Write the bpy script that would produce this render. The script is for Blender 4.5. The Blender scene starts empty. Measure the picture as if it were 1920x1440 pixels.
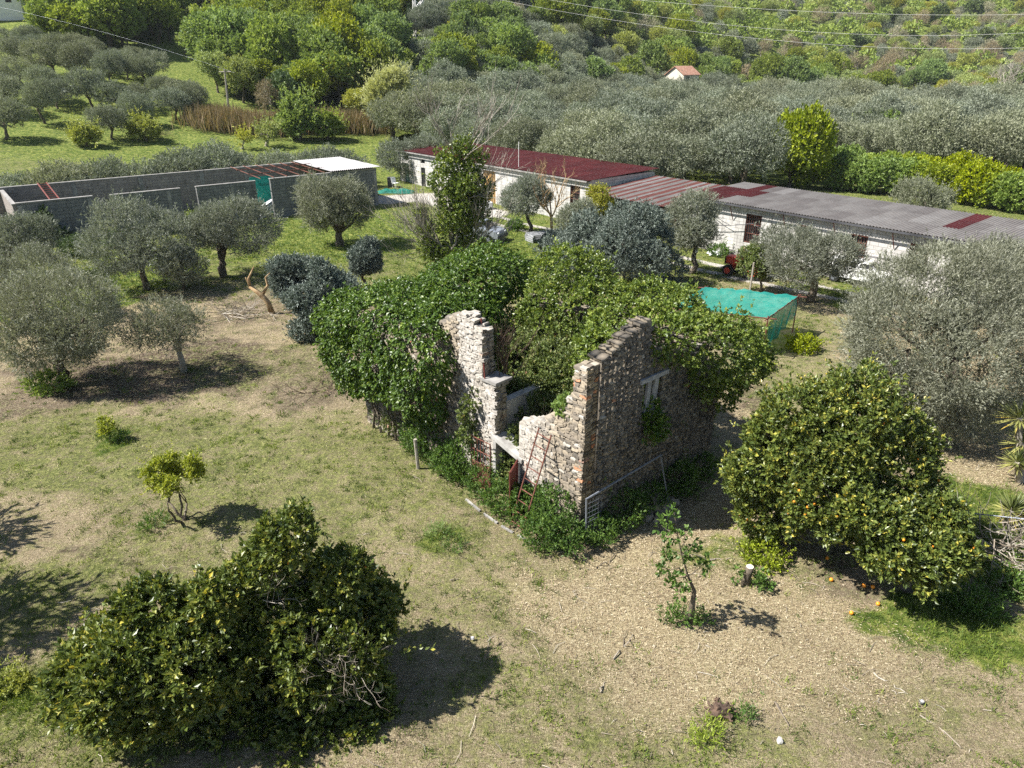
import bpy, math, numpy as np
from mathutils import Vector

# ------------------------------------------------------------------ camera, sky, sun
SC = bpy.context.scene
COL = SC.collection
F_PX, PITCH, CAM_H = 1333.0, math.radians(24.5), 11.5
CP, SP = math.cos(PITCH), math.sin(PITCH)
cam_d = bpy.data.cameras.new("camera"); cam = bpy.data.objects.new("camera", cam_d); COL.objects.link(cam)
cam_d.sensor_width = 36.0; cam_d.lens = 36.0 * F_PX / 1920.0
cam_d.clip_start = 0.1; cam_d.clip_end = 4000
cam.location = (0, 0, CAM_H); cam.rotation_euler = (math.radians(90) - PITCH, 0, 0)
SC.camera = cam
SUN_EL, SUN_AZ = math.radians(50), math.radians(5)      # SUN_AZ: direction the shadows run, from +X towards +Y
sd = Vector((math.cos(SUN_AZ) * math.cos(SUN_EL), math.sin(SUN_AZ) * math.cos(SUN_EL), -math.sin(SUN_EL)))
sl = bpy.data.lights.new("sun", 'SUN'); sun = bpy.data.objects.new("sun", sl); COL.objects.link(sun)
sl.energy = 5.0; sl.angle = math.radians(0.55); sl.color = (1.0, 0.97, 0.925)
sun.rotation_euler = sd.to_track_quat('-Z', 'Y').to_euler(); sun.location = (-40, -10, 60)
W = bpy.data.worlds.new("World"); SC.world = W; W.use_nodes = True
wn = W.node_tree; sky = wn.nodes.new('ShaderNodeTexSky'); sky.sky_type = 'NISHITA'; sky.sun_disc = False
sky.sun_elevation = SUN_EL; sky.sun_rotation = math.radians(265); sky.air_density = 1.0; sky.dust_density = 0.6
wn.links.new(sky.outputs[0], wn.nodes['Background'].inputs[0]); wn.nodes['Background'].inputs[1].default_value = 0.06
SC.view_settings.view_transform = 'Standard'; SC.view_settings.look = 'None'
SC.view_settings.exposure = 1.25; SC.view_settings.gamma = 1.0
cy = SC.cycles
cy.max_bounces = 6; cy.diffuse_bounces = 3; cy.glossy_bounces = 2; cy.transmission_bounces = 3; cy.transparent_max_bounces = 6
cy.use_adaptive_sampling = True; cy.adaptive_threshold = 0.013
cy.use_denoising = False
cy.sample_clamp_indirect = 5

# ------------------------------------------------------------------ pixel (1920 x 1440) -> place helpers
def ray(px, py):
    v = -(py - 720) / F_PX
    return ((px - 960) / F_PX, CP + SP * v, -SP + CP * v)
def G(px, py, z=0.0):
    r = ray(px, py); t = (z - CAM_H) / r[2]
    return np.array([r[0] * t, r[1] * t, z])
def at(px, py, Y):
    r = ray(px, py); t = Y / r[1]
    return np.array([r[0] * t, Y, CAM_H + r[2] * t])
def depth_of(p): return p[1] * CP + (CAM_H - p[2]) * SP
def proj(x, y, z):
    d = y * CP + (CAM_H - z) * SP
    return 960 + F_PX * x / d, 720 - F_PX * (y * SP - (CAM_H - z) * CP) / d

# ------------------------------------------------------------------ terrain
_A = np.linspace(-2, 2, 801)
def _sm(xs, ys):
    v = np.interp(_A, xs, ys); k = np.hanning(61); k /= k.sum()
    return np.convolve(np.pad(v, 30, mode='edge'), k, mode='valid')
_FOOT = _sm([-1.2, -.72, -.3, -.1, .05, .25, .5, .8], [62, 72, 100, 118, 135, 200, 225, 240])
_SLOPE = _sm([-1.2, -.72, -.3, 0, .1, .3, .6, .8], [.24, .25, .30, .36, .34, .29, .26, .25])
def hgt(x, y):
    x = np.asarray(x, float); y = np.asarray(y, float)
    a = x / np.maximum(y, 5.0)
    foot = np.interp(a, _A, _FOOT); sl_ = np.interp(a, _A, _SLOPE)
    d = y - foot
    h = sl_ * 14 * np.log1p(np.exp(np.clip(d / 14, -30, 30))) + np.where(d / 14 > 30, sl_ * (d - 14 * 30), 0)
    w = np.clip(d / 80, 0, 1)
    h = h + w * (2.2 * np.sin(x * .045 + 1.3) * np.cos(y * .038) + 1.2 * np.sin(x * .11 + y * .07))
    h = np.where(h > 0, 190 * (1 - np.exp(-h / 190)), h)
    return h + .035 * np.sin(x * 1.3 + 2 * np.sin(y * .7)) * np.cos(y * 1.1) + .02 * np.sin(x * 3.1 + y * 2.3)
def GT(px, py):
    """first hit of the view ray with the terrain"""
    r = ray(px, py); t = np.concatenate([np.arange(6, 150, .25), np.arange(150, 900, 1.0)])
    x, y, z = r[0] * t, r[1] * t, CAM_H + r[2] * t
    k = np.argmax(z < hgt(x, y))
    return np.array([x[k], y[k], float(hgt(x[k], y[k]))])

# ------------------------------------------------------------------ mesh helpers
R = np.random.RandomState(7)
def unit(v): return v / np.maximum(np.linalg.norm(v, axis=-1, keepdims=True), 1e-9)
class MB:
    def __init__(s): s.V = []; s.Q = []; s.T = []; s.aq = []; s.at = []; s.mq = []; s.mt = []; s.n = 0
    def add(s, V, Q=None, T=None, a=0.5, m=0):
        V = np.asarray(V, float).reshape(-1, 3)
        for F_, L, A, M in ((Q, s.Q, s.aq, s.mq), (T, s.T, s.at, s.mt)):
            if F_ is not None and len(F_):
                F_ = np.asarray(F_, int); L.append(F_ + s.n)
                A.append(np.broadcast_to(np.asarray(a, float), (len(F_),)).copy()); M.append(np.full(len(F_), m))
        s.V.append(V); s.n += len(V); return s
    def build(s, name, mats, parent=None, smooth=False, extra=None):
        me = bpy.data.meshes.new(name); V = np.concatenate(s.V)
        Q = np.concatenate(s.Q) if s.Q else np.zeros((0, 4), int); T = np.concatenate(s.T) if s.T else np.zeros((0, 3), int)
        me.vertices.add(len(V)); me.vertices.foreach_set('co', V.astype(np.float32).ravel())
        nl = Q.size + T.size; me.loops.add(nl); me.loops.foreach_set('vertex_index', np.concatenate([Q.ravel(), T.ravel()]).astype(np.int32))
        npol = len(Q) + len(T); me.polygons.add(npol)
        ls = np.concatenate([np.arange(len(Q)) * 4, Q.size + np.arange(len(T)) * 3]); me.polygons.foreach_set('loop_start', ls.astype(np.int32))
        mi = np.concatenate((s.mq + s.mt) or [np.zeros(0)]).astype(np.int32); me.polygons.foreach_set('material_index', mi)
        me.polygons.foreach_set('use_smooth', np.full(npol, smooth, dtype=bool))
        at_ = me.attributes.new('rnd', 'FLOAT', 'FACE'); at_.data.foreach_set('value', np.concatenate(s.aq + s.at).astype(np.float32))
        if extra:
            for k, v in extra.items():
                e = me.attributes.new(k, 'FLOAT', 'POINT'); e.data.foreach_set('value', np.asarray(v, np.float32))
        for m in (mats if isinstance(mats, (list, tuple)) else [mats]): me.materials.append(m)
        me.update(calc_edges=True); me.validate()
        o = bpy.data.objects.new(name, me); COL.objects.link(o)
        if parent is not None: o.parent = parent
        return o
    # primitives
    def box(s, x0, x1, y0, y1, z0, z1, a=.5, m=0):
        V = [(x, y, z) for z in (z0, z1) for y in (y0, y1) for x in (x0, x1)]
        return s.add(V, [(0, 2, 3, 1), (4, 5, 7, 6), (0, 1, 5, 4), (2, 6, 7, 3), (0, 4, 6, 2), (1, 3, 7, 5)], a=a, m=m)
    def hexa(s, c8, a=.5, m=0):
        return s.add(c8, [(0, 2, 3, 1), (4, 5, 7, 6), (0, 1, 5, 4), (2, 6, 7, 3), (0, 4, 6, 2), (1, 3, 7, 5)], a=a, m=m)
    def tube(s, P, r, sides=6, a=.5, m=0, cap=True):
        P = np.asarray(P, float); n = len(P); r = np.broadcast_to(np.asarray(r, float), (n,))
        t = np.gradient(P, axis=0) if n > 2 else np.repeat([P[1] - P[0]], 2, 0)
        t = unit(t); ref = np.array([0, 0, 1.]) if abs(t[0][2]) < .9 else np.array([1., 0, 0])
        u = unit(np.cross(t, ref)); v = np.cross(t, u)
        ang = np.arange(sides) * 2 * math.pi / sides
        V = P[:, None, :] + r[:, None, None] * (np.cos(ang)[None, :, None] * u[:, None, :] + np.sin(ang)[None, :, None] * v[:, None, :])
        i = np.arange(n - 1)[:, None] * sides; j = np.arange(sides)[None, :]; k = (j + 1) % sides
        Q = np.stack([i + j, i + k, i + sides + k, i + sides + j], -1).reshape(-1, 4)
        V = V.reshape(-1, 3); T = None
        if cap:
            V = np.concatenate([V, P[:1], P[-1:]]); jj = np.arange(sides); kk = (jj + 1) % sides; b = (n - 1) * sides
            T = np.concatenate([np.stack([kk, jj, np.full(sides, n * sides)], -1), np.stack([b + jj, b + kk, np.full(sides, n * sides + 1)], -1)])
        return s.add(V, Q, T, a=a, m=m)
    def sphere(s, c, r, seg=10, rings=7, a=.5, m=0, jit=0, rng=R):
        th = np.linspace(0, math.pi, rings + 1)[1:-1]; ph = np.arange(seg) * 2 * math.pi / seg
        V = np.array([(math.sin(t) * math.cos(p), math.sin(t) * math.sin(p), math.cos(t)) for t in th for p in ph] + [(0, 0, 1), (0, 0, -1)])
        if jit: V = V * (1 + jit * (rng.rand(len(V), 1) - .5))
        V = V * np.asarray(r) + np.asarray(c); Q = []; T = []
        for i in range(rings - 2):
            for j in range(seg):
                k = (j + 1) % seg; Q.append((i * seg + j, (i + 1) * seg + j, (i + 1) * seg + k, i * seg + k))
        n = len(V)
        for j in range(seg):
            k = (j + 1) % seg; T.append((n - 2, j, k)); T.append((n - 1, (rings - 2) * seg + k, (rings - 2) * seg + j))
        return s.add(V, Q, T, a=a, m=m)

def tag(o, label, cat, group=None, kind=None):
    if label: o['label'] = label
    if cat: o['category'] = cat
    if group: o['group'] = group
    if kind: o['kind'] = kind
    return o
def empty(name, loc=(0, 0, 0), rz=0, label=None, cat=None, group=None):
    o = bpy.data.objects.new(name, None); COL.objects.link(o); o.empty_display_size = .3
    o.location = tuple(float(c) for c in loc); o.rotation_euler = (0, 0, rz)
    return tag(o, label, cat, group)
def copy_tree(o, loc=None, rz=None, sc=None, parent=None):
    c = o.copy(); COL.objects.link(c)
    if parent is not None: c.parent = parent
    if loc is not None: c.location = tuple(float(q) for q in loc)
    if rz is not None: c.rotation_euler = (0, 0, rz)
    if sc is not None: c.scale = sc
    for ch in o.children: copy_tree(ch, parent=c)
    return c

# ------------------------------------------------------------------ materials
def new_mat(name):
    m = bpy.data.materials.new(name); m.use_nodes = True; nt = m.node_tree
    return m, nt, nt.nodes['Principled BSDF'], nt.nodes['Material Output']
def N(nt, typ, **kw):
    n = nt.nodes.new(typ)
    for k, v in kw.items():
        if k.startswith('i_'):
            key = k[2:]; key = int(key) if key.isdigit() else key.replace('_', ' ')
            n.inputs[key].default_value = v
        else: setattr(n, k, v)
    return n
def ramp(nt, stops, interp='LINEAR'):
    r = nt.nodes.new('ShaderNodeValToRGB'); r.color_ramp.interpolation = interp; e = r.color_ramp.elements
    while len(e) > 1: e.remove(e[-1])
    e[0].position = stops[0][0]; c = stops[0][1]; e[0].color = (*c, 1) if not np.isscalar(c) else (c, c, c, 1)
    for p, c in stops[1:]:
        x = e.new(p); x.color = (*c, 1) if not np.isscalar(c) else (c, c, c, 1)
    return r
def mixc(nt, fac, a, b, mode='MIX'):
    n = nt.nodes.new('ShaderNodeMix'); n.data_type = 'RGBA'; n.blend_type = mode
    for s_, v in ((n.inputs[0], fac), (n.inputs[6], a), (n.inputs[7], b)):
        if hasattr(v, 'type') and hasattr(v, 'is_output'): nt.links.new(v, s_)
        elif isinstance(v, (int, float)): s_.default_value = v
        else: s_.default_value = (*v, 1) if len(v) == 3 else v
    return n.outputs[2]
def mth(nt, op, a, b=None, clamp=False):
    n = nt.nodes.new('ShaderNodeMath'); n.operation = op; n.use_clamp = clamp
    for s_, v in ((n.inputs[0], a), (n.inputs[1], b)):
        if v is None: continue
        if hasattr(v, 'is_output'): nt.links.new(v, s_)
        else: s_.default_value = v
    return n.outputs[0]
def noise(nt, scale, detail=3, rough=.55, coord='Object', vec=None, dist=0):
    n = N(nt, 'ShaderNodeTexNoise'); n.inputs['Scale'].default_value = scale; n.inputs['Detail'].default_value = detail
    n.inputs['Roughness'].default_value = rough; n.inputs['Distortion'].default_value = dist
    if vec is None: vec = N(nt, 'ShaderNodeTexCoord').outputs[coord]
    nt.links.new(vec, n.inputs['Vector']); return n.outputs['Fac']
def bump(nt, bsdf, h, strength=.4, dist=.02):
    b = N(nt, 'ShaderNodeBump'); b.inputs['Strength'].default_value = strength; b.inputs['Distance'].default_value = dist
    nt.links.new(h, b.inputs['Height']); nt.links.new(b.outputs[0], bsdf.inputs['Normal'])
def leaf_mat(name, stops, rough=.5, transl=.3, ns=.7, na=.35, spec=.35, objvar=0.0, tcol=(1.25, 1.25, .7)):
    m, nt, b, out = new_mat(name)
    a = N(nt, 'ShaderNodeAttribute', attribute_name='rnd'); r = ramp(nt, stops); nt.links.new(a.outputs['Fac'], r.inputs[0])
    nz = noise(nt, ns, 3)
    f = mth(nt, 'ADD', mth(nt, 'MULTIPLY', nz, 2 * na), 1 - na)
    if objvar:
        oi = N(nt, 'ShaderNodeObjectInfo'); f = mth(nt, 'MULTIPLY', f, mth(nt, 'ADD', mth(nt, 'MULTIPLY', oi.outputs['Random'], 2 * objvar), 1 - objvar))
    hsv = N(nt, 'ShaderNodeHueSaturation'); nt.links.new(f, hsv.inputs['Value']); nt.links.new(r.outputs[0], hsv.inputs['Color'])
    if objvar:
        wn_ = N(nt, 'ShaderNodeTexWhiteNoise', noise_dimensions='1D'); nt.links.new(oi.outputs['Random'], wn_.inputs['W'])
        nt.links.new(mth(nt, 'ADD', mth(nt, 'MULTIPLY', wn_.outputs['Value'], .05), .475), hsv.inputs['Hue'])
        nt.links.new(mth(nt, 'ADD', mth(nt, 'MULTIPLY', wn_.outputs['Value'], -.35), 1.1), hsv.inputs['Saturation'])
    nt.links.new(hsv.outputs[0], b.inputs['Base Color']); b.inputs['Roughness'].default_value = rough
    b.inputs['Specular IOR Level'].default_value = spec
    if transl > 0:
        t = N(nt, 'ShaderNodeBsdfTranslucent'); c = mixc(nt, 1.0, hsv.outputs[0], tcol, 'MULTIPLY'); nt.links.new(c, t.inputs['Color'])
        mx = N(nt, 'ShaderNodeMixShader'); mx.inputs[0].default_value = transl
        nt.links.new(b.outputs[0], mx.inputs[1]); nt.links.new(t.outputs[0], mx.inputs[2]); nt.links.new(mx.outputs[0], out.inputs[0])
    return m
def simple_mat(name, stops, scale=3, detail=5, rough=.85, bmp=.4, bdist=.02, metal=0, attr=False, na=.3, spec=.3, coord='Object'):
    """colour ramp over noise (or over the per-face attribute, varied by noise), with a matching bump"""
    m, nt, b, out = new_mat(name); nz = noise(nt, scale, detail, coord=coord)
    r = ramp(nt, stops)
    if attr:
        a = N(nt, 'ShaderNodeAttribute', attribute_name='rnd'); nt.links.new(a.outputs['Fac'], r.inputs[0])
        hsv = N(nt, 'ShaderNodeHueSaturation'); nt.links.new(r.outputs[0], hsv.inputs['Color'])
        nt.links.new(mth(nt, 'ADD', mth(nt, 'MULTIPLY', nz, 2 * na), 1 - na), hsv.inputs['Value']); nt.links.new(hsv.outputs[0], b.inputs['Base Color'])
    else:
        nt.links.new(nz, r.inputs[0]); nt.links.new(r.outputs[0], b.inputs['Base Color'])
    b.inputs['Roughness'].default_value = rough; b.inputs['Metallic'].default_value = metal; b.inputs['Specular IOR Level'].default_value = spec
    if bmp: bump(nt, b, nz, bmp, bdist)
    return m

M = {}
M['olive'] = leaf_mat('olive_leaf', [(0, (.11, .12, .08)), (.45, (.21, .22, .155)), (.8, (.30, .31, .235)), (1, (.44, .45, .37))], rough=.5, transl=.22, na=.3, objvar=.14, tcol=(1.1, 1.2, .7))
M['olive_far'] = leaf_mat('olive_grove_leaf', [(0, (.13, .145, .09)), (.5, (.22, .24, .155)), (1, (.35, .37, .26))], rough=.6, transl=.2, ns=.35, na=.3, objvar=.16, tcol=(1.1, 1.2, .7))
M['oleaster'] = leaf_mat('oleaster_leaf', [(0, (.065, .085, .065)), (.5, (.14, .17, .135)), (1, (.31, .35, .30))], rough=.45, transl=.12, na=.35, tcol=(1, 1.1, .8))
M['citrus'] = leaf_mat('citrus_leaf', [(0, (.036, .060, .014)), (.35, (.09, .125, .025)), (.72, (.165, .20, .040)), (.93, (.38, .36, .065)), (1, (.58, .45, .06))], rough=.40, transl=.25, na=.4, ns=1.1, spec=.5)
M['ivy'] = leaf_mat('ivy_leaf', [(0, (.035, .075, .010)), (.5, (.085, .150, .018)), (.85, (.155, .230, .030)), (1, (.27, .32, .06))], rough=.42, transl=.28, na=.3, ns=1.0, spec=.5)
M['ivy_yellow'] = leaf_mat('yellow_ivy_leaf', [(0, (.05, .085, .014)), (.5, (.13, .185, .028)), (.85, (.24, .29, .05)), (1, (.36, .37, .09))], rough=.42, transl=.28, na=.35, ns=.8, spec=.5)  # lighter, yellower leaf tones, also used on the tall tree
M['bramble'] = leaf_mat('bramble_leaf', [(0, (.06, .09, .025)), (.5, (.135, .175, .05)), (.85, (.23, .27, .085)), (.97, (.30, .25, .12)), (1, (.30, .14, .09))], rough=.5, transl=.25, na=.35)
M['weed'] = leaf_mat('weed_leaf', [(0, (.035, .08, .016)), (.5, (.09, .165, .03)), (1, (.19, .28, .06))], rough=.5, transl=.3, na=.35, ns=1.5)
M['lime'] = leaf_mat('young_leaf', [(0, (.16, .20, .02)), (.5, (.30, .34, .04)), (1, (.46, .46, .09))], rough=.5, transl=.35, na=.2)
M['spring'] = leaf_mat('spring_leaf', [(0, (.09, .14, .020)), (.5, (.20, .27, .038)), (1, (.36, .42, .075))], rough=.55, transl=.35, ns=.3, na=.3, objvar=.2)
M['spring_yellow'] = leaf_mat('yellow_green_leaf', [(0, (.18, .21, .035)), (.5, (.30, .34, .065)), (1, (.44, .46, .12))], rough=.55, transl=.3, ns=.3, na=.25, objvar=.15)
M['willow'] = leaf_mat('willow_leaf', [(0, (.30, .32, .13)), (.5, (.44, .45, .20)), (1, (.60, .60, .30))], rough=.6, transl=.3, ns=.4, na=.2)
M['russet'] = leaf_mat('budding_twig', [(0, (.18, .15, .08)), (.5, (.29, .25, .14)), (1, (.42, .37, .21))], rough=.7, transl=.1, ns=.3, na=.3, objvar=.2)
M['dark_green'] = leaf_mat('evergreen_leaf', [(0, (.04, .07, .02)), (.5, (.08, .125, .035)), (1, (.15, .20, .06))], rough=.5, transl=.15, ns=.4, na=.3, objvar=.2)
M['hedge'] = leaf_mat('hedge_leaf', [(0, (.10, .16, .012)), (.5, (.22, .30, .022)), (1, (.38, .45, .05))], rough=.45, transl=.3, ns=.6, na=.3, objvar=.1)
M['yucca'] = leaf_mat('yucca_leaf', [(0, (.08, .11, .03)), (.5, (.17, .19, .06)), (.9, (.34, .32, .10)), (1, (.42, .30, .06))], rough=.45, transl=.15, na=.2)
M['grass'] = leaf_mat('grass_blade', [(0, (.05, .085, .016)), (.3, (.11, .165, .025)), (.55, (.22, .28, .035)), (.7, (.28, .27, .09)), (.85, (.40, .345, .19)), (1, (.60, .53, .35))], rough=.6, transl=.25, na=.2)
M['reed'] = leaf_mat('reed_leaf', [(0, (.10, .10, .03)), (.5, (.25, .18, .09)), (1, (.40, .30, .18))], rough=.7, transl=.2, ns=.3, na=.3)
M['dead_leaf'] = leaf_mat('dry_twig', [(0, (.13, .10, .07)), (.5, (.25, .21, .16)), (1, (.42, .38, .31))], rough=.8, transl=0, na=.25)
M['bark'] = simple_mat('bark', [(.3, (.055, .042, .03)), (.7, (.17, .14, .10))], scale=9, bmp=.8, bdist=.03)
M['pale_bark'] = simple_mat('pale_bark', [(.3, (.20, .17, .13)), (.7, (.42, .38, .32))], scale=9, bmp=.5)
M['orange_bark'] = simple_mat('orange_bark', [(.3, (.22, .13, .06)), (.65, (.42, .30, .16))], scale=5, bmp=.5)
M['cut_wood'] = simple_mat('cut_wood', [(.3, (.50, .42, .30)), (.7, (.72, .66, .54))], scale=20, bmp=.2)
M['rotten_wood'] = simple_mat('rotten_wood', [(.3, (.03, .02, .015)), (.5, (.09, .058, .04)), (.75, (.17, .11, .075))], scale=7, bmp=1, bdist=.04)
M['grey_wood'] = simple_mat('weathered_wood', [(.3, (.20, .20, .20)), (.7, (.38, .39, .40))], scale=6, bmp=.4)
M['orange'] = simple_mat('orange_peel', [(.3, (.75, .22, .01)), (.7, (.85, .32, .02))], scale=8, rough=.45, bmp=.2, bdist=.002, spec=.5)
M['rust'] = simple_mat('rusty_iron', [(.3, (.075, .030, .022)), (.6, (.17, .065, .042)), (.8, (.25, .11, .07))], scale=8, rough=.8, bmp=.4, bdist=.005)
M['rust_red'] = simple_mat('red_oxide_iron', [(.3, (.10, .026, .02)), (.7, (.19, .055, .04))], scale=5, rough=.75, bmp=.2, bdist=.005)
M['galv'] = simple_mat('galvanised_tube', [(.3, (.14, .15, .17)), (.7, (.26, .28, .31))], scale=9, rough=.5, bmp=.1, bdist=.002, metal=.3)
M['white_paint'] = simple_mat('white_sheet', [(.3, (.60, .61, .60)), (.7, (.80, .80, .78))], scale=3, rough=.6, bmp=.1)
M['glass_and_painted_dark'] = simple_mat('dark_opening', [(.3, (.010, .010, .012)), (.7, (.025, .024, .022))], scale=2, rough=.5, bmp=0)  # dark window panes; near-black also stands in for unlit insides of openings
M['plaster'] = simple_mat('lime_plaster', [(.30, (.20, .185, .165)), (.48, (.36, .345, .315)), (.7, (.48, .46, .43))], scale=2.6, detail=8, bmp=.6, bdist=.03)
M['concrete'] = simple_mat('weathered_concrete', [(.3, (.16, .15, .14)), (.7, (.36, .34, .31))], scale=3, detail=8, bmp=.5, bdist=.015)
M['tyre'] = simple_mat('tyre_rubber', [(.3, (.02, .02, .02)), (.7, (.05, .048, .045))], scale=6, rough=.9, bmp=.2)
M['tractor_red'] = simple_mat('tractor_paint', [(.3, (.55, .05, .03)), (.7, (.68, .10, .06))], scale=3, rough=.45, bmp=.05, spec=.5)
M['car_paint'] = simple_mat('dusty_silver_paint', [(.3, (.22, .24, .27)), (.7, (.42, .45, .50))], scale=2.5, rough=.4, bmp=.05, metal=.4, spec=.5)
M['white_car'] = simple_mat('white_car_paint', [(.3, (.62, .61, .58)), (.7, (.76, .76, .74))], scale=2, rough=.4, bmp=.02, spec=.5)
M['wire'] = simple_mat('cable', [(.3, (.55, .53, .50)), (.7, (.72, .70, .66))], scale=1, rough=.5, bmp=0)
M['pipe_black'] = simple_mat('black_pipe', [(.3, (.03, .03, .035)), (.7, (.08, .08, .085))], scale=1, rough=.6, bmp=0)
M['green_paint'] = simple_mat('green_door_paint', [(.3, (.10, .17, .15)), (.7, (.17, .26, .23))], scale=4, rough=.6, bmp=.1)
M['bamboo'] = simple_mat('wooden_slat', [(.3, (.30, .17, .06)), (.7, (.50, .32, .13))], scale=4, rough=.7, bmp=.2)
M['petal_yellow'] = simple_mat('yellow_petal', [(.3, (.60, .52, .03)), (.7, (.75, .68, .08))], scale=4, rough=.6, bmp=0)
M['tile'] = simple_mat('terracotta_tile', [(.3, (.28, .13, .08)), (.7, (.46, .27, .19))], scale=2, rough=.8, bmp=.3)
M['cream_wall'] = simple_mat('cream_render', [(.3, (.52, .48, .38)), (.7, (.66, .62, .52))], scale=1, rough=.85, bmp=.1)

def stone_mat():
    m, nt, b, out = new_mat('rubble_stone')
    a = N(nt, 'ShaderNodeAttribute', attribute_name='rnd')
    r = ramp(nt, [(0, (.075, .065, .05)), (.3, (.13, .11, .085)), (.55, (.20, .165, .12)), (.78, (.29, .24, .17)), (.90, (.33, .31, .27)), (.965, (.26, .24, .21)), (.97, (.33, .13, .07)), (1, (.40, .19, .10))])
    nt.links.new(a.outputs['Fac'], r.inputs[0])
    nz = noise(nt, 7, 6); nz2 = noise(nt, 1.1, 4)
    hsv = N(nt, 'ShaderNodeHueSaturation'); nt.links.new(r.outputs[0], hsv.inputs['Color'])
    nt.links.new(mth(nt, 'ADD', mth(nt, 'MULTIPLY', nz, .9), .55), hsv.inputs['Value'])
    la = N(nt, 'ShaderNodeAttribute', attribute_name='lime')
    f = mth(nt, 'MULTIPLY', mth(nt, 'ADD', la.outputs['Fac'], mth(nt, 'MULTIPLY', mth(nt, 'SUBTRACT', nz2, .5), 2.2)), 1.0, clamp=True)
    lc = ramp(nt, [(.35, (.20, .18, .155)), (.62, (.40, .375, .335))]); nt.links.new(nz, lc.inputs[0])
    col = mixc(nt, mth(nt, 'MULTIPLY', f, .75), hsv.outputs[0], lc.outputs[0])
    lich = ramp(nt, [(.60, 0.0), (.70, 1.0)]); nt.links.new(noise(nt, 5, 5), lich.inputs[0])
    col = mixc(nt, mth(nt, 'MULTIPLY', lich.outputs[0], .35), col, (.12, .115, .10))
    nt.links.new(col, b.inputs['Base Color']); b.inputs['Roughness'].default_value = .9; bump(nt, b, nz, .8, .02)
    return m
M['stone'] = stone_mat()

def ground_mat():
    m, nt, b, out = new_mat('meadow_ground')
    co = N(nt, 'ShaderNodeTexCoord').outputs['Object']
    at_ = lambda n: N(nt, 'ShaderNodeAttribute', attribute_name=n).outputs['Fac']
    n_big = noise(nt, .35, 5, .6, vec=co); n_mid = noise(nt, 1.7, 6, .65, vec=co); n_fine = noise(nt, 9, 6, .7, vec=co); n_hair = noise(nt, 38, 4, .75, vec=co)
    mp = N(nt, 'ShaderNodeMapping'); nt.links.new(co, mp.inputs[0]); mp.inputs['Scale'].default_value = (8, 34, 20); mp.inputs['Rotation'].default_value = (0, 0, .5)
    n_fib = noise(nt, 1, 4, .7, vec=mp.outputs[0], dist=1.5)
    straw = ramp(nt, [(.36, (.10, .074, .042)), (.45, (.245, .19, .115)), (.53, (.385, .31, .195)), (.63, (.60, .51, .35))]); nt.links.new(mixc(nt, .6, n_hair, n_fib), straw.inputs[0])
    lawn = ramp(nt, [(.36, (.052, .070, .018)), (.5, (.135, .160, .042)), (.62, (.29, .29, .10))]); nt.links.new(n_fine, lawn.inputs[0])
    bright = ramp(nt, [(.36, (.045, .078, .014)), (.5, (.125, .165, .032)), (.62, (.27, .275, .075))]); nt.links.new(noise(nt, 3, 6, .7, vec=co), bright.inputs[0])
    chips = ramp(nt, [(.36, (.12, .085, .05)), (.46, (.29, .225, .13)), (.55, (.48, .40, .24)), (.64, (.72, .64, .44))]); nt.links.new(mixc(nt, .7, n_hair, n_fib), chips.inputs[0])
    soil = ramp(nt, [(.36, (.065, .045, .03)), (.5, (.16, .12, .085)), (.64, (.32, .26, .19))]); nt.links.new(n_fine, soil.inputs[0])
    gravel = ramp(nt, [(.3, (.36, .33, .28)), (.7, (.60, .56, .49))]); nt.links.new(n_hair, gravel.inputs[0])
    def f(att, k=2.2, sharp=2.6):
        s_ = mth(nt, 'ADD', at_(att), mth(nt, 'MULTIPLY', mth(nt, 'SUBTRACT', mixc(nt, .5, n_mid, n_fine), .5), k))
        return mth(nt, 'MULTIPLY', mth(nt, 'SUBTRACT', s_, .5 - .5 / sharp), sharp, clamp=True)
    c = mixc(nt, f('soil'), straw.outputs[0], soil.outputs[0])
    c = mixc(nt, mth(nt, 'MULTIPLY', f('lawn', 3.0, 1.6), .9), c, lawn.outputs[0])
    c = mixc(nt, f('chips', 1.2), c, chips.outputs[0])
    c = mixc(nt, f('bright', 1.6), c, bright.outputs[0])
    c = mixc(nt, f('gravel', .9, 4), c, gravel.outputs[0])
    hsv = N(nt, 'ShaderNodeHueSaturation'); nt.links.new(c, hsv.inputs['Color']); nt.links.new(mth(nt, 'ADD', mth(nt, 'MULTIPLY', n_big, .6), .7), hsv.inputs['Value'])
    nt.links.new(hsv.outputs[0], b.inputs['Base Color']); b.inputs['Roughness'].default_value = .95; b.inputs['Specular IOR Level'].default_value = .1
    bump(nt, b, mth(nt, 'ADD', n_hair, mth(nt, 'MULTIPLY', n_fine, 2.0)), 1.0, .07)
    return m
M['ground'] = ground_mat()

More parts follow.
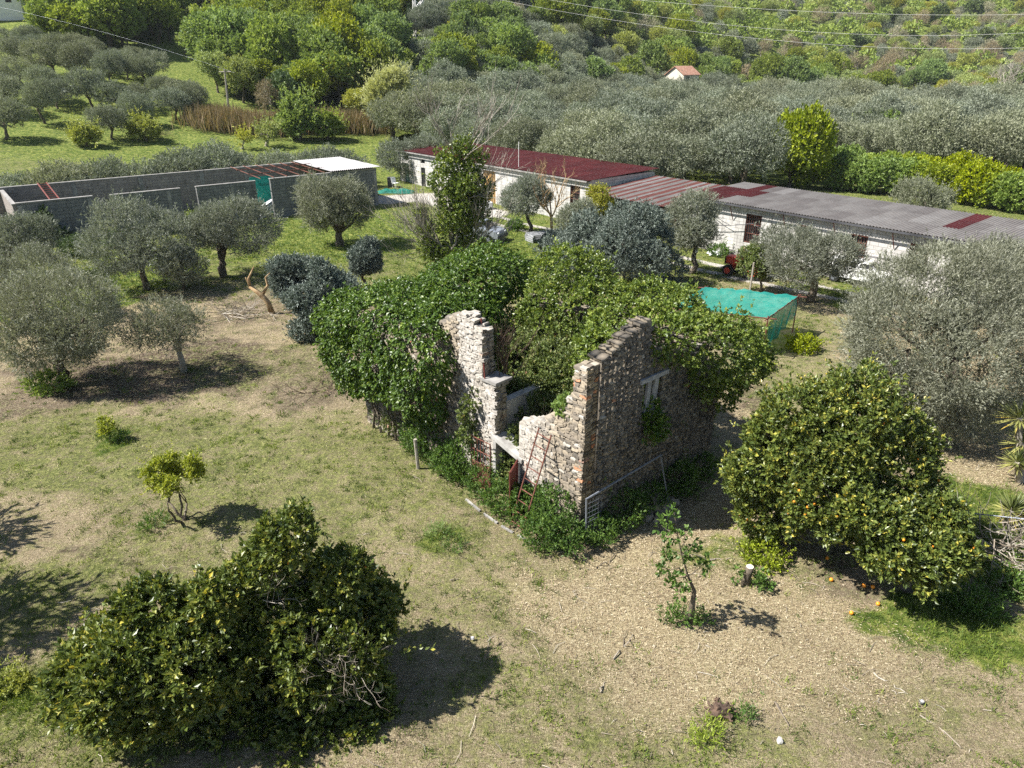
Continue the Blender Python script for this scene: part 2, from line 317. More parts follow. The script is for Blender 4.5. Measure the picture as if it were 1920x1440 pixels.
def block_mat(name, c1, c2, mortar, stain=.6):
    m, nt, b, out = new_mat(name); co = N(nt, 'ShaderNodeTexCoord').outputs['Object']
    sx = N(nt, 'ShaderNodeSeparateXYZ'); nt.links.new(co, sx.inputs[0])
    cb = N(nt, 'ShaderNodeCombineXYZ'); nt.links.new(mth(nt, 'ADD', sx.outputs[0], sx.outputs[1]), cb.inputs[0]); nt.links.new(sx.outputs[2], cb.inputs[1])
    br = N(nt, 'ShaderNodeTexBrick'); nt.links.new(cb.outputs[0], br.inputs['Vector']); br.inputs['Scale'].default_value = 1
    br.inputs['Brick Width'].default_value = .5; br.inputs['Row Height'].default_value = .22; br.inputs['Mortar Size'].default_value = .014
    br.inputs['Color1'].default_value = (*c1, 1); br.inputs['Color2'].default_value = (*c2, 1); br.inputs['Mortar'].default_value = (*mortar, 1)
    nz = noise(nt, 1.3, 7, .65); nf = noise(nt, 14, 4)
    mp = N(nt, 'ShaderNodeMapping'); nt.links.new(co, mp.inputs[0]); mp.inputs['Scale'].default_value = (3, 3, .35)
    st = ramp(nt, [(.5, 0.0), (.68, 1.0)]); nt.links.new(noise(nt, 1, 5, .65, vec=mp.outputs[0]), st.inputs[0])
    hsv = N(nt, 'ShaderNodeHueSaturation'); nt.links.new(br.outputs[0], hsv.inputs['Color']); nt.links.new(mth(nt, 'ADD', mth(nt, 'MULTIPLY', nz, .8), .6), hsv.inputs['Value'])
    c = mixc(nt, mth(nt, 'MULTIPLY', st.outputs[0], stain), hsv.outputs[0], (.05, .048, .042))
    nt.links.new(c, b.inputs['Base Color']); b.inputs['Roughness'].default_value = .95
    bump(nt, b, mth(nt, 'ADD', br.outputs['Fac'], mth(nt, 'MULTIPLY', nf, -1)), .5, -.01)
    return m
M['block'] = block_mat('grey_blockwork', (.16, .155, .15), (.21, .205, .195), (.09, .088, .084), .5)
M['pink_block'] = block_mat('pinkish_blockwork', (.24, .205, .185), (.30, .26, .23), (.17, .145, .13), .45)
M['white_block'] = block_mat('whitewashed_blockwork', (.44, .42, .39), (.54, .52, .48), (.28, .26, .23), .45)

def corr_mat():
    m, nt, b, out = new_mat('corrugated_sheet')
    a = N(nt, 'ShaderNodeAttribute', attribute_name='rnd')
    r = ramp(nt, [(0, (.055, .011, .011)), (.24, (.085, .017, .017)), (.25, (.13, .045, .037)), (.49, (.18, .075, .06)), (.5, (.145, .13, .12)), (.74, (.20, .185, .17)), (.75, (.30, .29, .285)), (1, (.40, .39, .385))], 'LINEAR')
    nt.links.new(a.outputs['Fac'], r.inputs[0]); nz = noise(nt, .9, 6, .65); hsv = N(nt, 'ShaderNodeHueSaturation')
    nt.links.new(r.outputs[0], hsv.inputs['Color']); nt.links.new(mth(nt, 'ADD', mth(nt, 'MULTIPLY', nz, .9), .55), hsv.inputs['Value'])
    st = ramp(nt, [(.55, 0.0), (.7, 1.0)]); nt.links.new(noise(nt, 3.5, 5), st.inputs[0])
    nt.links.new(mixc(nt, mth(nt, 'MULTIPLY', st.outputs[0], .3), hsv.outputs[0], (.14, .10, .08)), b.inputs['Base Color']); b.inputs['Roughness'].default_value = .75
    b.inputs['Specular IOR Level'].default_value = .2
    return m
M['corr'] = corr_mat()
def net_mat(name, col, alpha):
    m, nt, b, out = new_mat(name); r = ramp(nt, [(.3, tuple(c * .8 for c in col)), (.7, col)]); nt.links.new(noise(nt, 3, 5), r.inputs[0])
    nt.links.new(r.outputs[0], b.inputs['Base Color']); b.inputs['Roughness'].default_value = .7
    tl = N(nt, 'ShaderNodeBsdfTranslucent'); nt.links.new(r.outputs[0], tl.inputs[0]); mx = N(nt, 'ShaderNodeMixShader'); mx.inputs[0].default_value = .35
    nt.links.new(b.outputs[0], mx.inputs[1]); nt.links.new(tl.outputs[0], mx.inputs[2])
    tr = N(nt, 'ShaderNodeBsdfTransparent'); m2 = N(nt, 'ShaderNodeMixShader'); m2.inputs[0].default_value = alpha
    nt.links.new(tr.outputs[0], m2.inputs[1]); nt.links.new(mx.outputs[0], m2.inputs[2]); nt.links.new(m2.outputs[0], out.inputs[0])
    return m
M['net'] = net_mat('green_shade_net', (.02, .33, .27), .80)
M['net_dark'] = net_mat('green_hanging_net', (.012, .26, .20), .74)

# ------------------------------------------------------------------ foliage generators
def rnd_unit(n, rng): return unit(rng.normal(size=(n, 3)))
def put_leaves(mb, P, ax, nr, L, Wd, a, fold=.25, m=0):
    ax = unit(ax); sd_ = unit(np.cross(nr, ax)); nr = np.cross(ax, sd_); n = len(P)
    L = np.broadcast_to(np.asarray(L, float), (n,))[:, None]; Wd = np.broadcast_to(np.asarray(Wd, float), (n,))[:, None]
    mid = P + ax * L * .45 + nr * Wd * fold
    V = np.stack([P, mid + sd_ * Wd * .5, P + ax * L, mid - sd_ * Wd * .5], 1).reshape(-1, 3)
    mb.add(V, np.arange(4 * n).reshape(-1, 4), a=a, m=m)
def shell_points(lobes, n, rng, shell=.25, reject=.88, flat_bottom=None, rag=1.0, gap=.0):
    """points (and outward normals) near the surface of a union of ellipsoidal lobes; lobes: rows x,y,z,rx,ry,rz"""
    lobes = np.asarray(lobes, float); w = (lobes[:, 3] * lobes[:, 4] + lobes[:, 3] * lobes[:, 5]); w = w / w.sum()
    k = rng.choice(len(lobes), int(n * 1.9) + 10, p=w); d = rnd_unit(len(k), rng)
    ph = k * 1.7; wv = np.sin(d[:, 0] * 4.1 + ph) * np.sin(d[:, 1] * 4.7 + ph * 1.3) + .6 * np.sin(d[:, 2] * 7.3 + ph * .7) * np.sin(d[:, 0] * 8.1 - ph)
    s_ = 1 - shell * rng.rand(len(k)) ** 1.6 + .06 * rng.rand(len(k)) + .11 * wv * rag + (rng.rand(len(k)) < .10) * .22 * rag * rng.rand(len(k))
    P = lobes[k, :3] + d * lobes[k, 3:] * s_[:, None]; keep = np.ones(len(k), bool)
    for j, l in enumerate(lobes):
        q = (((P - l[:3]) / l[3:]) ** 2).sum(1); keep &= (q > reject ** 2) | (k == j)
    if gap > 0:
        m_ = lobes[:, 3].mean() * .55 + .05; g = np.sin(P[:, 0] / m_ * 2.3 + 1.1 * np.sin(P[:, 1] / m_ * 1.9)) * np.sin(P[:, 1] / m_ * 2.1 + 1.3 * np.sin(P[:, 2] / m_ * 2.2)) * np.cos(P[:, 2] / m_ * 1.7 + P[:, 0] / m_)
        keep &= (g > -.55 + gap) | (rng.rand(len(P)) < .12)
    if flat_bottom is not None: keep &= P[:, 2] > flat_bottom + .15 * rng.rand(len(P))
    P, d, k = P[keep][:n], d[keep][:n], k[keep][:n]
    return P, unit(d / lobes[k, 3:] * lobes[k, 3:].mean(1, keepdims=True)), k
def sprigs(mb, P, nrm, rng, k=7, tl=.12, L=.08, Wd=.04, wn=.7, wu=.3, wr=.6, spread=.8, tone=None, droop=0, m=0, nmix=.6):
    """k leaves around each twig tip"""
    n = len(P); ax = unit(nrm * wn + np.array([0, 0, 1.]) * wu + rnd_unit(n, rng) * wr - np.array([0, 0, 1.]) * droop)
    t = rng.rand(n, k) if k > 1 else np.ones((n, 1)) * .5
    Q = (P[:, None] + ax[:, None] * (t * tl)[..., None]).reshape(-1, 3)
    A = np.repeat(ax, k, 0); la = unit(A + rnd_unit(n * k, rng) * spread - np.array([0, 0, 1.]) * droop * .6)
    nr = unit(np.repeat(nrm, k, 0) * nmix + rnd_unit(n * k, rng) * .6 + np.array([0, 0, .25]))
    base = rng.rand(n) if tone is None else tone
    a = np.clip(np.repeat(base, k) * .6 + rng.rand(n * k) * .42, 0, 1)
    sc = .5 + .95 * rng.rand(n * k)
    put_leaves(mb, Q, la, nr, L * sc, Wd * sc, a, m=m)
def shoots(mb, P, nr, rng, num, length, up, L, Wd, k=18, m=0):
    """long leafy shoots standing out of (up > 0) or hanging from (up < 0) the crown"""
    if num <= 0 or len(P) == 0: return
    i = rng.choice(len(P), num); d = unit(nr[i] * .6 + np.array([0, 0, up]) + rnd_unit(num, rng) * .35); ln = length * (.45 + .8 * rng.rand(num))
    t = rng.rand(num, k); bend = unit(d + rnd_unit(num, rng) * .5)
    Q = P[i][:, None] + d[:, None] * (t * ln[:, None])[..., None] + bend[:, None] * ((t ** 2) * ln[:, None] * .3)[..., None]
    Q = Q.reshape(-1, 3) + rng.normal(size=(num * k, 3)) * .025 * length / .5; A = np.repeat(d, k, 0)
    put_leaves(mb, Q, unit(A * .8 + rnd_unit(num * k, rng) * .7), unit(np.repeat(nr[i], k, 0) * .5 + rnd_unit(num * k, rng) + [0, 0, .3]), L * (.7 + .5 * rng.rand(num * k)), Wd, np.clip(.25 + .75 * rng.rand(num * k), 0, 1), m=m)
def auto_lobes(c, r, n, rl, rng, low=-.75, hollow=.45):
    """n lobes spread through an ellipsoid centred c with radii r; rl = lobe radius as a fraction"""
    d = rnd_unit(n * 3, rng); d = d[d[:, 2] > low][:n]; s_ = hollow + (1 - hollow - rl * .5) * rng.rand(len(d)) ** .6
    C = np.asarray(c) + d * np.asarray(r) * s_[:, None] * (1 - rl * .35)
    rr = rl * (.5 + .95 * rng.rand(len(d)))[:, None] * np.mean(r) * np.array([1, 1, .85])
    return np.concatenate([C, rr], 1)
def limb(mb, A, B, r0, r1, rng, wob=.12, n=6, sides=6, m=0, sag=0):
    t = np.linspace(0, 1, n)[:, None]; A, B = np.asarray(A, float), np.asarray(B, float); L = np.linalg.norm(B - A)
    P = A + (B - A) * t + rng.normal(size=(n, 3)) * wob * L * .35 * np.sin(t * math.pi) + np.array([0, 0, 1.]) * sag * L * np.sin(t * math.pi)
    mb.tube(P, np.linspace(r0, r1, n), sides, a=rng.rand(), m=m); return P
def wood(mb, base, lobes, r0, rng, fork=.35, nl=6, lean=(0, 0), twigs=0, stems=1):
    base = np.asarray(base, float); lobes = np.asarray(lobes, float); c = lobes[:, :3].mean(0)
    idx = rng.permutation(len(lobes))[:nl]
    for s_ in range(stems):
        b0 = base + np.array([rng.normal() * r0 * .8, rng.normal() * r0 * .8, -.08]) * (stems > 1)
        b0[2] = base[2] - .08
        F = base + (c - base) * fork + np.array([lean[0], lean[1], 0]) + rng.normal(size=3) * .05 * np.linalg.norm(c - base) * (1 + .5 * stems)
        P = limb(mb, b0, F, r0 * 1.25, r0 * .8, rng, .16, 6, 8)
        for i in idx[s_::stems]:
            e = lobes[i, :3]; Q = limb(mb, P[-1], P[-1] + (e - P[-1]) * .95, r0 * .55, r0 * .12, rng, .2, 7, 5, sag=.06)
            for _ in range(twigs):
                j = rng.randint(3, 7); d = rnd_unit(1, rng)[0] + np.array([0, 0, .5]); limb(mb, Q[j - 1], Q[j - 1] + d * lobes[i, 3] * .9, r0 * .16, r0 * .04, rng, .2, 4, 4)
def bare(mb, P, d, L, r, depth, rng, spread=.7, up=.25, kids=3, sides=4, m=0):
    d = unit(np.asarray(d, float)); n = 4
    pts = [np.asarray(P, float)]
    for i in range(n): d = unit(d + rng.normal(size=3) * .16 + np.array([0, 0, up * .15])); pts.append(pts[-1] + d * L / n)
    mb.tube(pts, np.linspace(r, r * .55, n + 1), sides if depth > 1 else 3, a=rng.rand(), m=m, cap=False)
    if depth <= 0: return
    for i in range(kids):
        j = rng.randint(2, n + 1); nd = unit(d + rnd_unit(1, rng)[0] * spread + np.array([0, 0, up]))
        bare(mb, pts[j], nd, L * (.55 + .25 * rng.rand()), r * .55, depth - 1, rng, spread, up, kids, sides, m)

# ------------------------------------------------------------------ the ground
def axis_pts(lo, hi, step, far, g=1.09):
    a = list(np.arange(lo, hi, step)); s_ = step
    while a[-1] < far: s_ *= g; a.append(a[-1] + s_)
    return a
xr = axis_pts(0, 34, .28, 1300); xs = np.array([-v for v in xr[:0:-1]] + xr)
ys = np.array([-60, -30, -15, -6, -1] + axis_pts(2, 64, .28, 1300))
XX, YY = np.meshgrid(xs, ys); ZZ = hgt(XX, YY)
nx, ny = len(xs), len(ys); gi = (np.arange(ny - 1)[:, None] * nx + np.arange(nx - 1)[None, :])
gq = np.stack([gi, gi + 1, gi + nx + 1, gi + nx], -1).reshape(-1, 4)
_w = lambda s_, o_: np.sin(XX * s_ + o_ + 1.9 * np.sin(YY * s_ * .83 + 2 * o_)) * np.cos(YY * s_ * 1.17 - o_ + 1.6 * np.sin(XX * s_ * .71))
WX = XX + (.55 * _w(.9, 1) + .35 * _w(2.3, 2.5) + .2 * _w(5.1, .3)) * np.clip(YY / 14, .8, 3); WY = YY + (.55 * _w(.8, 4) + .35 * _w(2.6, 5.5) + .2 * _w(4.7, 2.3)) * np.clip(YY / 14, .8, 3)
def patch(lst, base=0.0):
    """ground-cover weight from ellipses given as photo-pixel centre and half sizes"""
    w = np.full(XX.shape, float(base))
    for px, py, hx, hy, s_ in lst:
        c = G(px, py); a = G(px + hx, py); b0 = G(px, py - hy); b1 = G(px, min(py + hy, 1600))
        rx = abs(a[0] - c[0]); ry = max(b0[1] - c[1], .1); ry1 = max(c[1] - b1[1], .1)
        R_ = np.where(WY > c[1], ry, ry1); q = ((WX - c[0]) / rx) ** 2 + ((WY - c[1]) / R_) ** 2
        v = s_ * np.clip(1.45 - q * .85, 0, 1)
        w = np.maximum(w, v) if s_ > 0 else np.minimum(w, 1 + s_ * np.clip(1.6 - q, 0, 1))
    return w
lawn = patch([(260, 850, 420, 90, .75), (600, 900, 330, 120, .7), (380, 1040, 260, 80, .6), (760, 960, 180, 90, .55), (1000, 760, 160, 60, .4), (900, 1100, 260, 120, .5),
              (850, 1030, 70, 20, .9), (180, 1330, 230, 140, .85), (1100, 1330, 300, 110, .5), (1480, 700, 160, 90, .55), (1500, 620, 120, 50, .6), (1060, 560, 120, 60, .6),
              (700, 1180, 120, 100, .4), (1350, 1400, 160, 40, .6), (1140, 1370, 90, 18, .95), (500, 690, 160, 50, .45), (60, 1120, 150, 90, .7), (850, 500, 260, 50, .7), (1700, 1330, 180, 60, .45), (1460, 1060, 90, 40, .8)], .22)
lawn = np.maximum(lawn, np.clip((YY - 33) / 10, 0, .8))
soil = patch([(330, 700, 230, 55, .95), (80, 740, 140, 50, .7), (620, 700, 110, 70, .65), (560, 560, 110, 50, .6), (1380, 770, 80, 110, .7), (1550, 1060, 130, 60, .6), (740, 560, 120, 40, .5),
              (440, 590, 90, 40, .6), (360, 530, 120, 40, .7), (1760, 1390, 160, 50, .35), (1350, 1345, 60, 20, .7), (880, 870, 160, 30, .2)], .12)
chips = patch([(1300, 1030, 220, 80, 1), (1240, 1150, 280, 110, .95), (1500, 1200, 200, 90, .9), (1390, 1260, 300, 90, .7), (1400, 850, 70, 150, .6), (1820, 880, 110, 50, .9), (1250, 980, 180, 60, 1)], 0)
bright = patch([(180, 540, 130, 70, 1), (620, 440, 190, 50, 1), (960, 450, 120, 50, .95), (880, 480, 180, 40, .5), (1780, 1180, 160, 70, .95), (1850, 960, 110, 70, 1), (1900, 1060, 60, 80, 1), (1580, 545, 80, 22, .8), (1440, 630, 60, 40, .6),
                (1330, 570, 70, 25, .6), (1440, 500, 120, 14, .8), (830, 1020, 60, 14, .7), (20, 1330, 90, 50, .8), (1380, 1045, 110, 40, .6), (250, 980, 50, 18, .5), (220, 825, 60, 12, .7)], 0)
far_ = np.clip((WY - 60 - .1 * np.abs(WX)) / 14, 0, 1); bright = np.maximum(bright, far_ * .8); bright = np.maximum(bright, .52 * np.clip((WY - 34) / 8, 0, 1))
def line_w(P, wd):
    w = np.zeros(XX.shape)
    for A, B in zip(P[:-1], P[1:]):
        A, B = np.array(A[:2]), np.array(B[:2]); d = B - A; t = np.clip(((XX - A[0]) * d[0] + (YY - A[1]) * d[1]) / (d @ d), 0, 1)
        w = np.maximum(w, np.clip(1.5 - np.hypot(XX - A[0] - t * d[0], YY - A[1] - t * d[1]) / wd, 0, 1))
    return w
trk1 = [G(905, 398), G(960, 415), G(1060, 436), G(1280, 483), G(1420, 512), G(1590, 548), G(1720, 585)]
trk2 = [G(880, 405), G(945, 425), G(1050, 446), G(1270, 496), G(1405, 527), G(1575, 562), G(1700, 600)]
gravel = np.maximum(line_w(trk1, .27), line_w(trk2, .27))
gravel = np.maximum(gravel, line_w([G(720, 378), G(800, 372), G(880, 392), G(910, 400)], 1.9))
soil = np.maximum(soil, .9 * np.maximum(line_w([G(385, 800), G(365, 815)], .2), line_w([G(440, 815), G(415, 850), G(418, 880)], .16))); soil = np.maximum(soil, .9 * line_w([G(130, 1030), G(230, 1060), G(330, 1078)], .18))
gm = MB(); gm.add(np.stack([XX, YY, ZZ], -1).reshape(-1, 3), gq)
ground = gm.build('ground', M['ground'], smooth=True, extra=dict(lawn=lawn.ravel(), soil=soil.ravel(), chips=chips.ravel(), bright=bright.ravel(), gravel=gravel.ravel()))
tag(ground, None, None, kind='structure')
def samp(W_, x, y):
    ix = np.clip(np.searchsorted(xs, x) - 1, 0, nx - 2); iy = np.clip(np.searchsorted(ys, y) - 1, 0, ny - 2); return W_[iy, ix]
def in_view(x, y, z=0, mx=60, my=60):
    px, py = proj(x, y, z); return (px > -mx) & (px < 1920 + mx) & (py > -my) & (py < 1440 + my)

# ---- ground cover: grass blades, straw, chips
def scatter(n, ymin, ymax, rng, pw=1.0):
    y = ymin * (ymax / ymin) ** (rng.rand(n) ** pw); x = (rng.rand(n) * 2 - 1) * (.78 * (y * CP + CAM_H * SP) + .5); return x, y
rg = np.random.RandomState(3)
TRK = 1 - np.clip(gravel * 1.3, 0, 1)
mb = MB(); x, y = scatter(420000, 6.5, 70, rg)
pn = .5 + .5 * np.sin(x * 2.1 + 1.7 * np.sin(y * 1.7)) * np.sin(y * 1.9 + 1.3 * np.cos(x * 1.3)) ; pn = pn * .7 + .3 * rg.rand(len(x))
den = (samp(lawn, x, y) * .75 * (pn + .25) + samp(bright, x, y) * 1.0 + .03) * samp(TRK, x, y) * (1 - .9 * samp(chips, x, y)) * (1 - .6 * samp(soil, x, y))
k = rg.rand(len(x)) < den; x, y = x[k], y[k]; br = samp(bright, x, y)
sc = np.clip(y / 22, .8, 2.2); tall = .045 + .13 * br * rg.rand(len(x))
P = np.stack([x, y, hgt(x, y) - .01], -1); ax = unit(np.stack([rg.normal(size=len(x)) * .5, rg.normal(size=len(x)) * .5, np.ones(len(x))], -1))
nr = unit(rg.normal(size=(len(x), 3)) + [0, -.6, .6]); tone = np.where(rg.rand(len(x)) < .6 + .4 * br, .12 + .45 * rg.rand(len(x)) * (.5 + .55 * br), .55 + .3 * rg.rand(len(x)))
put_leaves(mb, P, ax, nr, tall * sc ** .5 * (.6 + .8 * rg.rand(len(x))), .016 * sc, tone)
tag(mb.build('grass', M['grass']), 'mown and wild grass growing in patches over the meadow', 'grass', kind='stuff')
mb = MB(); x, y = scatter(15000, 6.5, 48, rg)
den = (samp(lawn, x, y) * 1.1 + samp(bright, x, y) * 1.3 + .07) * samp(TRK, x, y) * (1 - .85 * samp(chips, x, y)) * (.25 + .75 * (np.sin(x * 1.1 + 2.2 * np.sin(y * .8)) * np.sin(y * 1.3 + 1.2 * np.sin(x * .9)) > -.2)); k = rg.rand(len(x)) < den; x, y = x[k], y[k]
nb = 16; sz = np.repeat((.05 + .10 * rg.rand(len(x)) ** 2) * (1 + .6 * samp(bright, x, y)), nb); cl = np.repeat(.05 + .5 * rg.rand(len(x)) ** 1.3, nb); x, y = np.repeat(x, nb), np.repeat(y, nb)
x = x + rg.normal(size=len(x)) * sz * .75; y = y + rg.normal(size=len(x)) * sz * .75; sc = np.clip(y / 20, .8, 2)
put_leaves(mb, np.stack([x, y, hgt(x, y) - .005], -1), unit(np.stack([rg.normal(size=len(x)) * .6, rg.normal(size=len(x)) * .6, np.ones(len(x))], -1)), unit(rg.normal(size=(len(x), 3)) + [0, -.4, .8]), sz * (.7 + .7 * rg.rand(len(x))), .020 * sc, np.clip(cl + .12 * rg.rand(len(x)), 0, 1))
tag(mb.build('grass_tufts', M['grass']), 'small green tufts and broad leaved weeds dotted over the lawn', 'grass', kind='stuff')
mb = MB(); x, y = scatter(190000, 6.5, 45, rg); pn = .5 + .5 * np.sin(x * 1.3 + 2 * np.sin(y * .9)) * np.sin(y * 1.3 + x * .4)
den = (.55 * pn + .1) * (1 - .55 * samp(lawn, x, y)) * (1 - samp(bright, x, y)) * samp(TRK, x, y); k = rg.rand(len(x)) < den; x, y = x[k], y[k]
th = rg.rand(len(x)) * 6.28; ax = unit(np.stack([np.cos(th), np.sin(th), rg.normal(size=len(x)) * .12], -1)); sc = np.clip(y / 14, .8, 2.2)
long_ = .03 + .08 * rg.rand(len(x)) ** 3
put_leaves(mb, np.stack([x, y, hgt(x, y) + .012 + .02 * rg.rand(len(x))], -1), ax, np.tile([0, 0, 1.], (len(x), 1)) + .3 * rg.normal(size=(len(x), 3)), long_ * sc, .010 * sc, .62 + .38 * rg.rand(len(x)))
tag(mb.build('straw', M['grass']), 'cut straw and dry stems lying over the mown meadow', 'straw', kind='stuff')
mb = MB(); x, y = scatter(260000, 6.5, 26, rg); k = rg.rand(len(x)) < samp(chips, x, y) * (.35 + .65 * (np.sin(x * 2.3 + 2 * np.sin(y * 1.9)) * np.sin(y * 2.7 + x) > -.35)) * (1 - .7 * samp(bright, x, y)); x, y = x[k], y[k]
th = rg.rand(len(x)) * 6.28; ax = unit(np.stack([np.cos(th), np.sin(th), rg.normal(size=len(x)) * .3], -1)); sc = np.clip(y / 14, .8, 1.6)
put_leaves(mb, np.stack([x, y, hgt(x, y) + .01 + .03 * rg.rand(len(x))], -1), ax, np.tile([0, 0, 1.], (len(x), 1)) + .5 * rg.normal(size=(len(x), 3)), (.03 + .09 * rg.rand(len(x)) ** 2) * sc, (.007 + .009 * rg.rand(len(x))) * sc, rg.rand(len(x)) ** .7)
tag(mb.build('wood_chips', M['dead_leaf'] if False else leaf_mat('wood_chip', [(0, (.12, .08, .05)), (.5, (.24, .17, .10)), (.8, (.46, .37, .24)), (1, (.68, .60, .44))], transl=0, rough=.8, na=.2)), 'pale wood chips and leaf litter spread round the orange trees', 'wood chips', kind='stuff')

# ------------------------------------------------------------------ the ruin
C0 = G(1085, 1008); P2 = G(690, 792); E0 = G(1326, 882)
uF = unit(P2 - C0); uG = unit(E0 - C0); Z3 = np.array([0, 0, 1.])
wF = np.array([-uF[1], uF[0], 0.]); wF = wF if wF @ uG > 0 else -wF          # into the house from the door wall
wG = np.array([-uG[1], uG[0], 0.]); wG = wG if wG @ uF > 0 else -wG          # into the house from the gable
def FW(s, out, z): return C0 + uF * s - wF * out + Z3 * z
def GW(s, out, z): return C0 + uG * s - wG * out + Z3 * z
def IN(s, t, z): return C0 + uF * s + uG * t + Z3 * z
_c = np.array([(x, y, z) for z in (-1, 0, 1) for y in (-1, 0, 1) for x in (-1, 0, 1) if (x, y, z) != (0, 0, 0)], float)
_idx = {tuple(v): i for i, v in enumerate(_c.astype(int))}
_q = []
for ax_ in range(3):
    for sg in (-1, 1):
        o1, o2 = [a for a in range(3) if a != ax_]
        for a in (-1, 0):
            for b_ in (-1, 0):
                f_ = []
                for da, db in ((0, 0), (1, 0), (1, 1), (0, 1)):
                    v = [0, 0, 0]; v[ax_] = sg; v[o1] = a + da; v[o2] = b_ + db; f_.append(_idx[tuple(v)])
                _q.append(f_)
_q = np.array(_q)
_ct = _c / (np.abs(_c) ** 5).sum(1, keepdims=True) ** (1 / 5)
def stones(mb, cen, half, B, rng, tone, lime, jit=.2, tilt=.12):
    """rounded irregular blocks; B = rows of the local axes"""
    n = len(cen); V = _ct[None] * (1 + jit * (rng.rand(n, 26, 1) - .5)) + rng.normal(size=(n, 26, 3)) * .075
    V = V * np.asarray(half)[:, None, :]
    th = rng.normal(size=n) * tilt; c_, s_ = np.cos(th)[:, None], np.sin(th)[:, None]
    V = np.stack([V[..., 0] * c_ - V[..., 2] * s_, V[..., 1], V[..., 0] * s_ + V[..., 2] * c_], -1)
    V = V @ np.asarray(B) + np.asarray(cen)[:, None]
    mb.add(V.reshape(-1, 3), (_q[None] + 26 * np.arange(n)[:, None, None]).reshape(-1, 4), a=np.repeat(tone, 24))
    mb.lime.append(np.repeat(lime, 26))
def stone_wall(name, O, u, w, T, s0, s1, prof, holes, rng, limef, parent, mean=.17, rowh=.09, label=None, end0=True, end1=True, tone_shift=0):
    mb = MB(); mb.lime = []; B = np.stack([u, w, Z3]); top = lambda s: np.interp(s, prof[0], prof[1])
    def inside(s, z): return (z < top(s)) & (s > s0) & (s < s1) & ~np.any([(s > a) & (s < b) & (z > c) & (z < d) for a, b, c, d in holes] or [np.zeros(np.shape(s), bool)], axis=0)
    ds = .16; n = int(math.ceil((s1 - s0) / ds)); ds = (s1 - s0) / n
    for i in range(n):                                                    # mortar core, column by column
        a = s0 + i * ds; m_ = a + ds / 2; zt = float(top(m_)) - .05 - .05 * rng.rand(); spans = [(-.25, zt)]
        for ha, hb, hc, hd in holes:
            if ha < m_ < hb:
                spans = [q for z0, z1 in spans for q in ((z0, min(z1, hc)), (max(z0, hd), z1)) if q[1] - q[0] > .02]
        for z0, z1 in spans:
            j = .012 * rng.rand(2); c8 = [O + u * s_ + w * t_ + Z3 * z_ for z_ in (z0, z1) for t_ in (.018 + j[0], T - .018 - j[1]) for s_ in (a + .001 * (i == 0), a + ds)]
            mb.hexa(c8, a=.52 + .12 * rng.rand()); mb.lime.append(np.full(8, float(limef(m_, (z0 + z1) / 2)) + .1))
    cen, half, tn, lm = [], [], [], []
    def put(s_, t_, z_, hs, ht, hz):
        cen.append(O + u * s_ + w * t_ + Z3 * z_); half.append((hs, ht, hz)); l = float(limef(s_, z_))
        tn.append(np.clip(rng.beta(2.2, 2.2) + tone_shift + (rng.rand() < (.05 if name == 'door_wall' and s_ < .5 else .006)) * .5, 0, 1)); lm.append(l)
    for face in (0, 1):
        z = -.2
        zmax = max(prof[1]) + .1
        while z < zmax:
            h = rowh * (.65 + .8 * rng.rand()); s = s0 - .02 + .1 * rng.rand()
            while s < s1:
                wd = mean * (.45 + 1.1 * rng.rand()); sc_ = s + wd / 2; zc = z + h / 2 + .025 * rng.normal()
                if inside(np.array(sc_), np.array(zc + .03)):
                    hh = h * (.86 + .25 * rng.rand()); dep = .09 + .05 * rng.rand(); pr = .026 * rng.rand() + .0
                    l = float(limef(sc_, zc)); pr *= (1 - .6 * min(max(l, 0), 1))
                    put(sc_, (dep - pr) if face == 0 else T - dep + pr, zc, wd * .51, dep, hh * .52)
                s += wd * .97
            z += h * .95
    def ends(s_, z0, z1, inward):
        z = z0
        while z < z1:
            h = rowh * (.8 + .7 * rng.rand()); t = .0
            while t < T - .04:
                wd = min(.15 + .2 * rng.rand(), T - t); put(s_ + inward * .07, t + wd / 2, z + h / 2, .10, wd * .5, h * .47); t += wd
            z += h * .95
    if end0: ends(s0, -.1, float(top(s0 + .05)) - .05, 1)
    if end1: ends(s1, -.1, float(top(s1 - .05)) - .05, -1)
    for ha, hb, hc, hd in holes:
        ends(ha, max(hc, 0), min(hd, float(top(ha - .08))) - .05, -1); ends(hb, max(hc, 0), min(hd, float(top(hb + .08))) - .05, 1)
    for a, b in zip(np.array(prof[0])[:-1], np.array(prof[0])[1:]):        # steep steps in the top line
        za, zb = float(np.interp(a, *prof)), float(np.interp(b, *prof))
        if abs(za - zb) > .25 and b - a < .1 and s0 < a < s1: ends((a + b) / 2, min(za, zb), max(za, zb) - .06, 1 if zb > za else -1)
    s = s0
    while s < s1:                                                        # cap stones
        wd = .14 + .2 * rng.rand(); t = 0; sc_ = s + wd / 2; zt = float(top(sc_))
        if not any(a < sc_ < b and d > zt for a, b, c, d in holes):
            while t < T - .05:
                dt = .12 + .2 * rng.rand(); put(sc_, min(t + dt / 2, T - .04), zt - .02 + .022 * rng.normal(), wd * .55, dt * .52, .04 + .02 * rng.rand()); t += dt
        s += wd * .95
    stones(mb, np.array(cen), np.array(half), B, rng, np.array(tn), np.array(lm))
    o = mb.build(name, M['stone'], parent, smooth=True, extra=dict(lime=np.concatenate(mb.lime)))
    if label: o['label'] = label
    return o
ruin = empty('ruined_house', C0, 0, 'roofless ruined stone house with a broken gable, its back half overgrown with ivy', 'ruin')
ruin_inv = -C0
